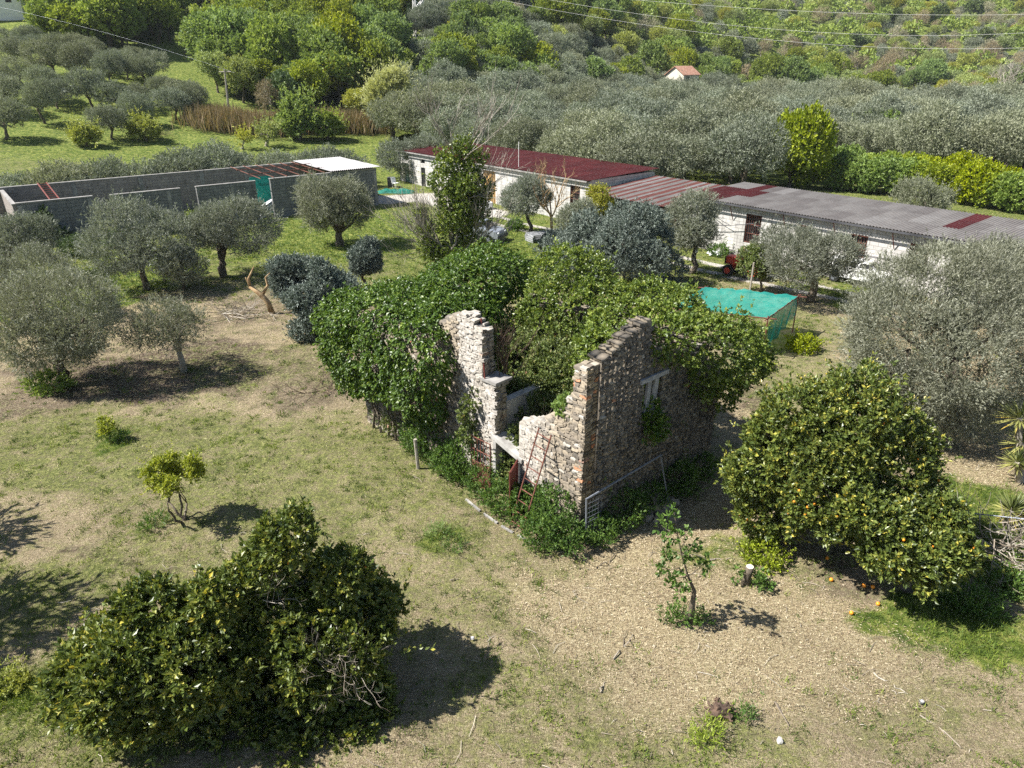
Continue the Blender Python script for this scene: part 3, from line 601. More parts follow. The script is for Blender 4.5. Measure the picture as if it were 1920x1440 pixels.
def limeF(s, z):
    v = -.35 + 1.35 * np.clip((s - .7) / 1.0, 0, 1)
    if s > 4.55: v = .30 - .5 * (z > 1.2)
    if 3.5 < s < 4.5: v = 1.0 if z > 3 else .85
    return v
rs = np.random.RandomState(11)
loc = np.zeros(3)      # walls are built relative to the ruin's base point
topF = ([0, .36, .38, .5, .60, .95, 1.3, 1.6, 2.15, 3.15, 3.60, 3.64, 3.9, 4.3, 4.7, 5.1, 5.2, 5.5, 7.4, 9.45], [4.85, 4.8, 4.05, 3.9, 3.5, 3.3, 3.0, 2.85, 2.68, 3.42, 3.38, 4.85, 5.05, 5.15, 5.05, 4.85, 4.7, 4.3, 4.1, 3.9])
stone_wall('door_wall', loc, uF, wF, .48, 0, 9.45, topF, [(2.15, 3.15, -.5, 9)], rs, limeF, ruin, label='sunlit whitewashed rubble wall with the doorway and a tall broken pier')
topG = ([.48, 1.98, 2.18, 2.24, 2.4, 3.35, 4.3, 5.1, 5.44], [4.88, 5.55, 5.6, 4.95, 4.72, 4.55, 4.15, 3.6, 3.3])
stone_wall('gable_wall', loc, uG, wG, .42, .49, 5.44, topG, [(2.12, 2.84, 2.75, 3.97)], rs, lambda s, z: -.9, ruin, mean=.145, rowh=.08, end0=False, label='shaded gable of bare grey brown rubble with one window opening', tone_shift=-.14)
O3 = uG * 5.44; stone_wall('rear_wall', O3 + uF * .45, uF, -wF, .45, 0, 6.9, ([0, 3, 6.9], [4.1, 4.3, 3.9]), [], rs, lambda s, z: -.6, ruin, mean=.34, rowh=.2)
O4 = uF * 9.45; stone_wall('end_wall', O4 + uG * .5, uG, -wG, .45, 0, 4.6, ([0, 2.4, 4.6], [3.9, 4.5, 3.8]), [], rs, lambda s, z: -.5, ruin, mean=.34, rowh=.2)
def L3(p): return np.asarray(p) - C0
mb = MB()                                                                # plastered stub of an inner wall
c8 = [L3(FW(s_, -t_, z_)) for z_ in (0, 2.7) for t_ in (.5, 2.0) for s_ in (3.25, 3.5)]
mb.hexa(c8).build('partition_wall', M['plaster'], ruin)
mb = MB(); mb.hexa([L3(FW(s_, -t_, z_)) for z_ in (3.44, 3.52) for t_ in (-.03, .62) for s_ in (3.04, 3.66)]).build('stone_ledge', M['concrete'], ruin)
mb = MB(); mb.hexa([L3(FW(s_, -t_, zz)) for dz in (0, .13) for t_ in (-.05, .5) for s_, zz in ((2.05, 1.42 + dz), (3.25, 1.78 + dz))]).build('door_lintel', M['plaster'], ruin)
for s_ in (3.06, 2.13):
    mb = MB(); mb.hexa([L3(FW(a, -t_, z_)) for z_ in (-.1, 1.70 if s_ > 3 else 1.38) for t_ in (-.035, .3) for a in (s_, s_ + .11)]).build('door_jamb', M['plaster'], ruin)
mb = MB(); mb.hexa([L3(GW(s_, -t_, z_ + (s_ - 2) * .05)) for z_ in (3.90, 4.02) for t_ in (-.06, .36) for s_ in (1.95, 3.02)])
mb.build('window_lintel', M['grey_wood'], ruin)
for s_ in (2.28, 2.56):
    mb = MB(); mb.hexa([L3(GW(a + (.04 if z_ > 3.5 else -.03), -t_, z_)) for z_ in (2.82, 3.89) for t_ in (.02, .10) for a in (s_, s_ + .14)]).build('window_board', M['grey_wood'], ruin)
mb = MB()
for zz in (.35, 1.05): pass
# iron gate leaves hung in the doorway
gt = MB(); A_ = lambda s_, z_, o_=.16: L3(FW(s_, o_, z_))
for s_ in (3.16, 3.95): gt.tube([A_(s_, 0), A_(s_, 1.66)], .022, 5)
for z_ in (.05, .85, 1.25, 1.64): gt.tube([A_(3.16, z_), A_(3.95, z_)], .016, 5)
for s_ in np.linspace(3.3, 3.82, 5): gt.tube([A_(s_, .85), A_(s_, 1.64)], .010, 4)
gl = gt.build('iron_gate', M['rust'], ruin); gl['label'] = 'rusty barred gate leaf folded back against the wall'
gp = MB(); gp.hexa([A_(s_, z_, o_) for z_ in (.07, .82) for o_ in (.155, .165) for s_ in (3.17, 3.94)]); gp.build('gate_panel', M['rust'], gl)
gh = FW(2.2, .05, 0); gd = unit(np.array([-.30, -.95, 0])); B_ = lambda t_, z_: L3(gh + gd * t_ + Z3 * z_)
gt = MB()
for t_ in (0, .68): gt.tube([B_(t_, 0), B_(t_, 1.5)], .024, 5)
for z_ in (.05, .8, 1.5): gt.tube([B_(0, z_), B_(.68, z_)], .018, 5)
g2 = gt.build('iron_gate', M['rust_red'], ruin); g2['label'] = 'red rusty sheet gate leaf standing open'
gp = MB(); sdv = unit(np.cross(gd, Z3)) * .006; gp.hexa([B_(t_, z_) + sdv * q for z_ in (.06, 1.46) for q in (-1, 1) for t_ in (.03, .65)]); gp.build('gate_panel', M['rust_red'], g2)

# ladder, pipe frame, rod, post, kerb, rubble
def ladder(name, a0, a1, b0, b1, n, mat, label, r=.022):
    """rails a0-a1 and b0-b1 (bottom to top)"""
    t = empty(name, a0, 0, label, 'ladder'); A0, A1, B0, B1 = (np.asarray(q) - a0 for q in (a0, a1, b0, b1))
    for p, q in ((A0, A1), (B0, B1)): MB().tube([p, q], r, 6).build('rail', mat, t)
    for k_ in np.linspace(.07, .95, n): MB().tube([A0 + (A1 - A0) * k_, B0 + (B1 - B0) * k_], r * .7, 5).build('rung', mat, t)
    return t
ladder('metal_ladder', FW(1.62, .95, 0), FW(1.42, .06, 2.78), FW(1.15, 1.0, 0), FW(.98, .07, 2.74), 9, M['rust'], 'rusty iron ladder leaning on the door wall right of the doorway')
t = empty('pipe_frame', GW(0, .3, 0), 0, 'galvanised pipe frame standing against the shaded gable wall', 'pipe frame')
q = lambda p: np.asarray(p) - GW(0, .3, 0)
MB().tube([q(GW(-.02, .3, -.05)), q(GW(-.05, .26, 1.38))], .028).build('post', M['galv'], t)
MB().tube([q(GW(2.95, .6, -.05)), q(GW(2.72, .3, 1.62))], .022).build('post', M['galv'], t)
MB().tube([q(GW(-.06, .26, 1.36)), q(GW(2.74, .3, 1.66))], .028).build('top_rail', M['galv'], t)
mb = MB()
for s_ in np.linspace(.08, .5, 5): mb.tube([q(GW(s_, .27, .1)), q(GW(s_, .27, 1.3))], .004, 3)
for z_ in np.linspace(.2, 1.2, 8): mb.tube([q(GW(0, .27, z_)), q(GW(.5, .27, z_))], .004, 3)
mb.build('wire_mesh', M['galv'], t)
o = MB().tube([FW(3.86, -.25, 5.12), FW(3.50, .0, 3.52)], .026).build('iron_rod', M['rust_red']); tag(o, 'thin red rusty iron rod leaning against the broken pier', 'rod')
o = MB().tube([FW(5.75, .75, -.1), FW(5.78, .78, 1.05)], .055, 7).build('wooden_post', M['pale_bark']); tag(o, 'short pale wooden post in the weeds left of the pier', 'post')
mb = MB(); kp = [G(872, 935), G(905, 962), G(938, 985), G(968, 1003), G(1010, 1025)]
for a, b in zip(kp[:-1], kp[1:]):
    d = unit(b - a); s_ = np.cross(d, Z3) * .028; mb.hexa([p + s_ * k_ + Z3 * z_ for z_ in (-.03, .03) for k_ in (-1, 1) for p in (a + d * .05, b - d * .12)])
tag(mb.build('kerb_edging', M['concrete']), 'broken white edging stones along the weeds before the doorway', 'edging')
def rubble(name, c, n, r, sz, label, cat, seed=1, mat='stone'):
    rr = np.random.RandomState(seed); mb = MB(); mb.lime = []; k_ = rr.rand(n) ** .6 * r; th = rr.rand(n) * 6.28
    h = sz * (.5 + rr.rand(n)); cen = np.stack([c[0] + k_ * np.cos(th), c[1] + k_ * np.sin(th), c[2] + h * .4 + (1 - k_ / r) * sz * 2 * rr.rand(n)], -1)
    stones(mb, cen, np.stack([h, h * .8, h * .6], -1), np.eye(3), rr, .3 + .5 * rr.rand(n), np.full(n, .0), jit=.3, tilt=.6)
    return tag(mb.build(name, M[mat], smooth=True, extra=dict(lime=np.concatenate(mb.lime))), label, cat)
rubble('rubble_pile', G(1238, 955), 46, .62, .12, 'grey rubble heap in the shade below the gable', 'rubble', 4)

# ------------------------------------------------------------------ ivy and brambles on the ruin
def foliage_obj(name, lobes, n, mat, rng, label, cat, parent=None, k=6, L=.08, Wd=.06, tl=.1, shell=.22, base=None, stem=None, group=None, **kw):
    root = empty(name, base if base is not None else lobes[0][:3] * [1, 1, 0], 0, label, cat, group); b0 = np.array(root.location)
    lobes = np.asarray(lobes, float).copy(); lobes[:, :3] -= b0
    mb = MB(); sh_ = kw.pop('sh', 0); P, nr, kk = shell_points(lobes, n, rng, shell, .9, kw.pop('flat', None), rag=kw.pop('rag', 1.0), gap=kw.pop('gap', 0)); sprigs(mb, P, nr, rng, k, tl, L, Wd, **kw)
    if sh_: shoots(mb, P, nr, rng, abs(sh_), .45, .5 if sh_ > 0 else -.8, L, Wd)
    mb.build('foliage', mat, root)
    if stem: sm = MB(); stem(sm, lobes, b0); sm.build('stems', M['bark'], root)
    return root
rv = np.random.RandomState(21); lb = []
for s_ in np.linspace(5.75, 9.7, 6):
    for t_ in np.linspace(-.15, 5.6, 7):
        if s_ > 5.3 + .62 * max(t_, 0): lb.append([*IN(s_, t_, 3.95 + .45 * (t_ > 3) + .25 * rv.normal() * .6), .95, .95, .8])
for s_ in np.linspace(5.75, 9.6, 6):
    for z_ in (2.15, 2.75, 3.4):
        lb.append([*FW(s_ + .15 * rv.normal(), .12 + .28 * (z_ > 2.2), z_ + .15 * rv.normal()), .5 + .3 * rv.rand(), .6, .6 + .15 * rv.rand()])
for t_ in np.linspace(.1, 5.4, 6):
    for z_ in (1.6, 2.6, 3.5): lb.append([*IN(9.95 + .15 * (z_ > 2), t_, z_ + .1 * rv.normal()), .75, .75, .75])
lb = np.array(lb)
def ivy_stem(sm, lobes, b0):
    rr = np.random.RandomState(5)
    for i in range(9):
        s_ = 5.6 + i * .42; P = [FW(s_ + .3 * rr.normal() * (z_ > 0), .12, z_) - b0 for z_ in (0, .6, 1.2, 1.9, 2.6)]; sm.tube(P, np.linspace(.05, .02, 5), 5)
foliage_obj('ivy', lb, 44000, M['ivy'], rv, 'dense dark green ivy smothering the left half of the ruin', 'ivy', k=6, L=.088, Wd=.062, tl=.14, base=FW(7.5, .3, 0), stem=ivy_stem, sh=-150, rag=1.5, gap=.12, wn=.6, droop=.5, wu=0, nmix=.9, spread=.7)
lb = []
for s_ in np.linspace(.2, 6.3, 11):
    for t_, z_ in ((4.7, 4.0), (5.4, 4.5), (6.0, 3.9), (4.5, 2.8), (6.2, 2.6), (6.1, 1.4), (4.4, 1.7)):
        if s_ < 1.35 and z_ < 3.7: continue
        rk = .55 + .4 * rv.rand(); lb.append([*IN(s_ + .2 * rv.normal(), t_ + .15 * rv.normal(), z_ + .35 * (s_ > 4.5) - .3 * (s_ < 2.2) + .22 * rv.normal()), rk, rk, rk * .95])
for s_, o_, z_, r_ in ((2.75, -.35, 4.75, .45), (3.2, -.3, 4.7, .55), (3.75, -.1, 4.7, .62), (4.3, .05, 4.45, .7), (4.8, .2, 4.1, .8), (5.2, .2, 4.2, .85), (4.95, .2, 3.8, .5), (5.35, .2, 3.75, .55), (5.3, .1, 3.9, .72), (5.4, .05, 3.5, .55), (5.45, -.3, 4.0, .7),
                       (5.5, -.4, 3.4, .62), (5.6, .08, 3.0, .5), (5.55, .12, 2.55, .34), (5.5, -.3, 3.0, .5), (5.55, -.7, 2.6, .5), (3.0, -1.1, 4.2, .8), (3.8, -1.2, 4.3, .9), (4.6, -1.2, 4.4, .95), (2.6, -1.9, 3.8, .8), (3.4, -2.2, 4.0, .9), (4.2, -2.4, 4.3, .9), (5.2, -1.6, 4.3, .9), (5.0, -2.6, 4.0, .85)):
    lb.append([*GW(s_, o_, z_), r_, r_, r_])
foliage_obj('ivy', np.array(lb), 42000, M['ivy_yellow'], rv, 'yellow green ivy spilling over the rear wall and the right end of the gable', 'ivy', k=6, L=.085, Wd=.060, tl=.14, base=IN(3, 5.6, 0), sh=70, rag=1.5, gap=.12, wn=.7, droop=.15, wu=.1, nmix=.8)
lb = [[*IN(s_, t_, z_ - .1 + .2 * min(1, t_ / 2.5)), .6 + .3 * rv.rand(), .6 + .3 * rv.rand(), .65] for s_, t_, z_ in ((1.0, 1.3, 1.2), (1.8, 1.2, 1.1), (2.5, 1.4, 1.3), (1.2, 2.2, 1.9), (2.0, 2.2, 2.1), (2.9, 2.1, 1.9), (3.6, 1.6, 1.7), (4.2, 1.9, 2.1), (1.4, 3.2, 2.4), (2.3, 3.2, 2.7), (3.2, 3.0, 2.8), (4.1, 3.0, 2.8), (5.0, 3.0, 2.7), (5.6, 3.9, 3.0), (4.7, 4.2, 3.1), (3.7, 4.2, 3.1),
      (6.2, 4.6, 3.0), (1.6, .9, .7), (2.6, .9, .7), (3.4, .9, .9), (5.2, 1.8, 2.2), (6.0, 2.6, 2.2), (6.6, 3.6, 2.4), (1.2, 4.1, 2.4))]
def br_stem(sm, lobes, b0):
    rr = np.random.RandomState(8)
    for i in range(26):
        l = lobes[rr.randint(len(lobes))]; bare(sm, l[:3] + rr.normal(size=3) * .3 + [0, 0, .2], rnd_unit(1, rr)[0] + [0, 0, .9], .9, .012, 1, rr)
foliage_obj('bramble_thicket', np.array(lb), 13500, M['bramble'], rv, 'tangled bramble thicket filling the roofless room behind the doorway', 'bramble', k=6, L=.085, Wd=.06, tl=.22, shell=.35, base=IN(3, 2.4, 0), stem=br_stem, wu=.5, sh=120, rag=1.5, gap=.2)

def weed(px, py, r, h, seed, label, mat='weed', n=None, k=6, L=.07, Wd=.032, group=None, cat='weeds', flowers=None, name='weed_clump'):
    rr = np.random.RandomState(seed); c = GT(px, py); lob = auto_lobes(c + [0, 0, h * .42], (r, r, h * .55), 9, .5, rr, low=-.3)
    lob = np.concatenate([lob, [[*(c + [0, 0, h * .35]), r * .8, r * .8, h * .45]]])
    o = foliage_obj(name, lob, n or int(900 * r * (r + h)), M[mat], rr, label, cat, k=k, L=L, Wd=Wd, tl=.16, shell=.5, base=c, wu=.9, wn=.5, group=group, sh=int(30 * r) + 2, rag=1.3)
    return o
WD = [(722, 792, .42, .8, 'weed clump at the far left foot of the ivy covered wall', 'weed'), (752, 822, .45, .7, 'dry grey green weeds under the left ivy beside the bare plaster', 'bramble'), (782, 846, .42, .75, 'yellow green weed clump left of the wooden post', 'weed'),
      (812, 866, .5, .95, 'leafy weeds round the foot of the wooden post', 'weed'), (843, 893, .45, .75, 'weed clump under the foot of the tall broken pier', 'weed'), (868, 905, .5, .95, 'tall nettle clump between the pier and the barred gate', 'weed'),
      (905, 930, .42, .62, 'weed clump at the foot of the barred gate', 'weed'), (945, 958, .42, .6, 'weeds growing in the open doorway', 'weed'), (985, 985, .45, .75, 'weed clump left of the rusty ladder by the red gate leaf', 'weed'),
      (1030, 1000, .5, .95, 'nettle clump between the rusty ladder and the corner of the ruin', 'weed'), (1010, 1028, .4, .5, 'low weeds at the feet of the rusty ladder', 'weed'), (1062, 1030, .42, .5, 'low weed clump at the front corner of the ruin', 'weed'), (1120, 1015, .45, .42, 'sunlit weeds right of the front corner', 'weed'),
      (1165, 985, .55, .6, 'shaded weeds beside the pipe frame', 'weed'), (1210, 955, .45, .5, 'shaded weeds left of the rubble heap', 'weed'), (1265, 925, .6, .75, 'shaded weed clump behind the rubble heap under the gable', 'weed'), (1300, 895, .5, .6, 'shaded weeds at the right end of the gable', 'weed')]
for i, (px, py, r, h, lab, mt) in enumerate(WD): weed(px, py, r * 1.22, h * (1.45 if i < 13 else 1.2), 100 + i, lab, mt, group='weeds round the foot of the ruin')
c = FW(.75, -.25, 3.5); foliage_obj('wall_weed', [[*c, .28, .28, .25]], 160, M['hedge'], rv, 'bright green tuft growing on the broken wall beside the corner', 'weed', base=c, shell=.6, wu=1)
c = FW(4.0, .1, 2.6); foliage_obj('wall_weed', [[*FW(3.95, .06, 2.7), .22, .22, .35], [*FW(4.15, .06, 2.2), .26, .26, .4], [*FW(4.1, .06, 1.6), .3, .3, .3]], 330, M['bramble'], rv, 'dry green weeds hanging on the pale pier', 'weed', base=c, shell=.7)
c = GW(2.5, .1, 2.7); foliage_obj('wall_weed', [[*GW(2.5, .12, 2.55), .36, .3, .42], [*GW(2.5, -.1, 2.95), .28, .25, .3]], 420, M['ivy'], rv, 'dark ivy tuft spilling from the gable window', 'ivy', base=c, shell=.7)
c = FW(2.6, -.5, 1.7); foliage_obj('wall_weed', [[*FW(2.7, -.55, 1.85), .3, .25, .3], [*FW(2.4, -.4, 1.65), .25, .2, .2]], 200, M['bramble'], rv, 'pale sprawling weeds on top of the sagging door lintel', 'weed', base=c, shell=.8)
mb = MB(); rr = np.random.RandomState(3)
for i in range(12): bare(mb, FW(3.3 + .25 * rr.rand(), -.4 - .5 * rr.rand(), 3.3) - FW(3.4, -.6, 3.3), [rr.normal() * .3, rr.normal() * .3, 1], 1.0, .012, 2, rr)
o = mb.build('dead_shrub', M['rotten_wood']); o.location = tuple(FW(3.4, -.6, 3.3)); tag(o, 'leafless brown twigs sprouting on the broken ledge of the pier', 'dead shrub')

# ------------------------------------------------------------------ concrete block shed (roofless) on the left
def frame_dir(d): return math.atan2(d[1], d[0])
def wall_box(mb, x0, x1, y0, y1, z0, z1, holes=(), a=.5):
    """wall along x with openings (xa, xb, za, zb)"""
    xsx = sorted({x0, x1, *[h[0] for h in holes], *[h[1] for h in holes]})
    for a0, a1 in zip(xsx[:-1], xsx[1:]):
        hs = sorted([h for h in holes if h[0] <= a0 + 1e-6 and h[1] >= a1 - 1e-6], key=lambda h: h[2]); z = z0
        for h in hs:
            if h[2] > z: mb.box(a0, a1, y0, y1, z, h[2], a)
            z = h[3]
        if z < z1: mb.box(a0, a1, y0, y1, z, z1, a)
ZT = 3.15
A1 = G(30, 383, ZT) * [1, 1, 0]; B1 = G(705, 317, ZT) * [1, 1, 0]; u1 = unit(B1 - A1); n1 = np.array([-u1[1], u1[0], 0]); L1 = float(np.linalg.norm(B1 - A1))
sx1 = lambda px, py, z=ZT: float((G(px, py, z) * [1, 1, 0] - A1) @ u1)
D1 = 7.0
shed = empty('concrete_shed', A1, frame_dir(u1), 'long roofless grey concrete block shed behind the olive trees on the left', 'shed')
segs = [(0, sx1(173, 369), 3.15), (sx1(208, 366), sx1(337, 353), 3.1), (sx1(365, 349), sx1(481, 340), 3.1), (sx1(508, 337), L1, 3.15)]
for a, b, z in segs:
    mb = MB(); mb.box(a, b, 0, .22, -.2, z); mb.build('front_wall', M['block'], shed)
    mb = MB(); mb.box(a - .03, b + .03, -.025, .245, z, z + .07); mb.build('coping', M['concrete'], shed)
for s_ in (0.02, 4.0, 9.0, 13.5, L1 * .72, L1 - .3):
    mb = MB(); mb.box(s_, s_ + .26, -.03, -.0025, -.2, 3.05); mb.build('pillar', M['concrete'], shed)
mb = MB(); mb.box(-2.5, L1 - .3, D1, D1 + .22, -.2, 3.25); mb.build('back_wall', M['pink_block'], shed)
mb = MB(); mb.box(-2.5, L1 - .3, D1 - .03, D1 + .25, 3.25, 3.33); mb.build('coping', M['concrete'], shed)
mb = MB(); mb.box(-.22, -.003, .02, D1 + 0, -.2, 3.1); mb.build('end_wall', M['pink_block'], shed)
mb = MB(); mb.box(-.25, .0, 0.0, D1, 3.1, 3.18); mb.build('coping', M['concrete'], shed)
mb = MB(); mb.box(L1 - .22, L1 - .002, .225, D1 - .003, -.2, 3.12); mb.build('end_wall', M['block'], shed)
for s_ in (4.2, 8.8, 13.4, 17.0): mb = MB(); mb.box(s_, s_ + .3, D1 - .05, D1 - .0025, -.2, 3.2); mb.build('pillar', M['concrete'], shed)
mb = MB(); xa = sx1(485, 339); xb = sx1(512, 337)
for i in range(6): x_ = xa + .2 + i * 1.05; mb = MB(); mb.tube([(x_, -.02, 3.28), (x_ + .1, 6.9, 3.42)], .03, 5); mb.build('roof_purlin', M['rust'], shed)
mb = MB(); mb.tube([(xa, 2.0, 3.4), (xa + 6.3, 2.0, 3.4)], .04, 5); mb.build('roof_purlin', M['rust'], shed)
mb = MB(); mb.tube([(xa, 4.6, 3.43), (xa + 6.3, 4.6, 3.43)], .04, 5); mb.build('roof_purlin', M['rust'], shed)
def corrugated(x0, x1, y0, y1, z0, z1, cols, name, parent, per=.18, amp=.028, ys_=None, rngc=None, ny_=3, label=None):
    """sheet with waves running along y; cols(ix, iy) gives the colour class of each sheet"""
    nx_ = int((x1 - x0) / per * 5); xx = np.linspace(x0, x1, nx_ + 1); mb = MB()
    yb = np.linspace(y0, y1, ny_ + 1)
    for iy in range(ny_):
        ov = .14 if iy else 0; ya, yc = yb[iy] - ov, yb[iy + 1]; zz = lambda y: z0 + (z1 - z0) * (y - y0) / (y1 - y0) - (.03 * iy if 0 else 0) + .022 * (ny_ - iy)
        w_ = amp * np.sin(xx / per * 2 * math.pi)
        V = np.concatenate([np.stack([xx, np.full_like(xx, y), w_ + zz(y)], -1) for y in (ya, yc)]); n_ = len(xx)
        Q = np.stack([np.arange(n_ - 1), np.arange(n_ - 1) + 1, np.arange(n_ - 1) + 1 + n_, np.arange(n_ - 1) + n_], -1)
        sh = ((xx[:-1] - x0) / .9).astype(int); a = np.array([cols(int(i), iy) for i in sh]); mb.add(V, Q, a=a)
    o = mb.build(name, M['corr'], parent, smooth=False)
    sd_ = o.modifiers.new('thickness', 'SOLIDIFY'); sd_.thickness = .008; sd_.use_rim = False
    if label: o['label'] = label
    return o
xr0 = sx1(632, 322)
corrugated(xr0 - .9, L1 + .35, -.25, D1 + .3, 3.30, 3.42, lambda i, j: .755 + .04 * ((i * 7 + j * 3) % 3), 'roof', shed, label='remaining white corrugated roof over the right end')
mb = MB(); mb.hexa([(x_, y_, z_) for z_ in (.3, 3.2) for y_ in (1.6, 1.62) for x_ in (xa - .1, xb + .6)]); t = mb.build('green_netting', M['net'], shed)
tg = empty('white_sheets', A1 + u1 * (xa + xb) / 2 - n1 * .1, frame_dir(u1) , 'white corrugated sheets leaning in the doorway of the concrete shed', 'roof sheets')
for i in range(4):
    mb = MB(); z_ = .15 + i * .22; mb.hexa([(x_, y_ + .1, z_ + (x_ + .6) * .55 + q_) for q_ in (0, .05) for y_ in (.35 + .05 * i, 1.1) for x_ in (-.62, .62)]); mb.build('sheet', M['white_paint'], tg)
p = A1 + u1 * 2.2 + n1 * 3.2
lb0 = A1 + u1 * sx1(105, 380) + n1 * 1.2; lt0 = A1 + u1 * sx1(100, 375) + n1 * 6.6
ladder('metal_ladder', lb0 + Z3 * 2.9, lt0 + Z3 * 3.45, lb0 + u1 * .55 + Z3 * 2.9, lt0 + u1 * .55 + Z3 * 3.45, 9, M['rust_red'], 'red painted ladder laid across the top of the roofless concrete shed', r=.05)

# ------------------------------------------------------------------ barns
def bars(parent, x0, x1, z0, z1, y, n, mat='rust', r=.018, name='grille'):
    mb = MB()
    for x_ in np.linspace(x0, x1, n): mb.tube([(x_, y, z0), (x_, y, z1)], r, 4)
    for z_ in np.linspace(z0, z1, 4): mb.tube([(x0, y, z_), (x1, y, z_)], r, 4)
    return mb.build(name, M[mat], parent)
def opening(parent, x0, x1, z0, z1, name='window', grille=6, mat='glass_and_painted_dark', y=.13, fr='rust'):
    w_ = MB().box(x0, x1, y, y + .02, z0, z1).build(name, M[mat], parent)
    f_ = MB()
    for a, b, c_, d in ((x0, x0 + .05, z0, z1), (x1 - .05, x1, z0, z1), (x0 + .05, x1 - .05, z1 - .05, z1), (x0 + .05, x1 - .05, z0, z0 + .05)): f_.box(a, b, y - .05, y - .003, c_, d)
    f_.build('frame', M[fr], w_)
    if grille: bars(w_, x0 + .07, x1 - .07, z0 + .06, z1 - .06, y - .09, grille)
    return w_
ZE = 3.2
A2 = G(747, 282, ZE) * [1, 1, 0]; B2 = G(1105, 341, ZE) * [1, 1, 0]; u2 = unit(B2 - A2); L2 = float(np.linalg.norm(B2 - A2)); n2 = np.array([-u2[1], u2[0], 0])
sx2 = lambda px, py, z=ZE: float((G(px, py, z) * [1, 1, 0] - A2) @ u2)
def s_on(A, u, px):          # distance along a wall where the view column px meets it
    r = ray(px, 400); k_ = r[0] / r[1]
    # px is a vertical plane only near the ray; iterate on depth
    s_ = 5.0
    for _ in range(30):
        P = A + u * s_ + Z3 * 2; d = depth_of(P); s_ = (((px - 960) / F_PX * d) - A[0]) / u[0]
    return s_
barn = empty('red_roofed_barn', A2, frame_dir(u2), 'long whitewashed barn with a dark red corrugated roof', 'barn')
v1, v2, v3, v4 = s_on(A2, u2, 756), s_on(A2, u2, 767), s_on(A2, u2, 790), s_on(A2, u2, 799)
d1a, d1b, d2a, d2b = s_on(A2, u2, 758), s_on(A2, u2, 766.5), s_on(A2, u2, 789), s_on(A2, u2, 797)
dka, dkb = s_on(A2, u2, 905), s_on(A2, u2, 929)
w1a, w1b, w2a, w2b = s_on(A2, u2, 971), s_on(A2, u2, 985), s_on(A2, u2, 1069), s_on(A2, u2, 1087)
holes = [(d1a, d1b, -.2, 2.1), (v1, v2, 2.4, 2.85), (d2a, d2b, -.2, 1.95), (v3, v4, 2.35, 2.75), (dka, dkb, -.2, 2.75), (w1a, w1b, 1.4, 2.6), (w2a, w2b, 1.2, 2.75)]
holes = [tuple(np.round(h, 3)) for h in holes]
fix = []
for h in holes:                       # doors and vents above them share their columns exactly
    fix.append(h)
fix[1] = (fix[0][0], fix[0][1], 2.4, 2.8); fix[3] = (fix[2][0], fix[2][1], 2.35, 2.75)
mb = MB(); wall_box(mb, 0, L2, 0, .25, -.3, ZE, fix); mb.build('front_wall', M['white_block'], barn)
mb = MB(); mb.box(L2 - .25, L2 - .002, .253, 7.4, -.3, ZE + .1); mb.build('end_wall', M['white_block'], barn)
mb = MB(); mb.box(.002, .25, .253, 7.4, -.3, ZE); mb.build('end_wall', M['white_block'], barn)
mb = MB(); mb.box(0, L2, 7.403, 7.65, -.3, ZE); mb.build('back_wall', M['white_block'], barn)
o = MB().box(fix[0][0], fix[0][1], .1, .14, -.1, 2.1).build('door', M['green_paint'], barn); o['label'] = 'grey green door'
MB().box(fix[2][0], fix[2][1], .1, .14, -.1, 1.95).build('door', M['glass_and_painted_dark'], barn)
for h in (fix[1], fix[3]): MB().box(h[0], h[1], .16, .18, h[2], h[3]).build('vent', M['glass_and_painted_dark'], barn)  # near-black panel painted in for the shade inside each vent
dk = MB()
for x_ in np.arange(fix[4][0] + .05, fix[4][1] - .05, .22): dk.box(x_, x_ + .12, .05, .09, -.05, 2.72)
for z_ in (.3, 1.4, 2.6): dk.box(fix[4][0] + .02, fix[4][1] - .02, .093, .13, z_, z_ + .1)
o = dk.build('slatted_door', M['bamboo'], barn); o['label'] = 'tall door of upright brown wooden slats'
MB().box(fix[4][0], fix[4][1], .18, .2, -.1, 2.75).build('doorway', M['glass_and_painted_dark'], barn)  # near-black backing sheet stands in for the unlit inside behind the slats
opening(barn, fix[5][0], fix[5][1], 1.4, 2.6, grille=0); opening(barn, fix[6][0], fix[6][1], 1.2, 2.75)
def redcol(i, j): return (.02 + .2 * ((i * 37 + j * 11) % 7) / 7) if (i + j * 3) % 9 else .23
corrugated(-.3, L2 + .2, -.35, 7.9, ZE + .06, ZE + .30, redcol, 'roof', barn, per=.2, label='dark red corrugated roof')
MB().box(-.2, L2 + .1, -.42, -.36, ZE - .02, ZE + .08).build('gutter', M['concrete'], barn)
MB().tube([(sx2(1037, 310), .3, ZE + .2), (sx2(1037, 310), .3, ZE + 2.2)], .03, 5).build('mast', M['wire'], barn)

A3 = G(1293, 369, ZE) * [1, 1, 0]; B3 = G(1813, 454, ZE) * [1, 1, 0]; u3 = unit(B3 - A3); n3 = np.array([-u3[1], u3[0], 0]); L3_ = float(np.linalg.norm(B3 - A3)) + 8
barn3 = empty('long_barn', A3, frame_dir(u3), 'long low white block barn with grey and dark red corrugated roofing', 'barn')
wins = [(s_on(A3, u3, a), s_on(A3, u3, b), z0_, z1_) for a, b, z0_, z1_ in ((1397, 1426, .95, 2.75), (1491, 1522, 1.4, 2.65), (1591, 1624, 1.4, 2.65), (1702, 1740, 1.2, 2.7))]
wins.append((s_on(A3, u3, 1318), s_on(A3, u3, 1338), 2.2, 2.75))
mb = MB(); wall_box(mb, 0, L3_, 0, .25, -.3, ZE, wins); mb.build('front_wall', M['white_block'], barn3)
mb = MB(); mb.box(.002, .25, .253, 6.3, -.3, ZE); mb.build('end_wall', M['white_block'], barn3)
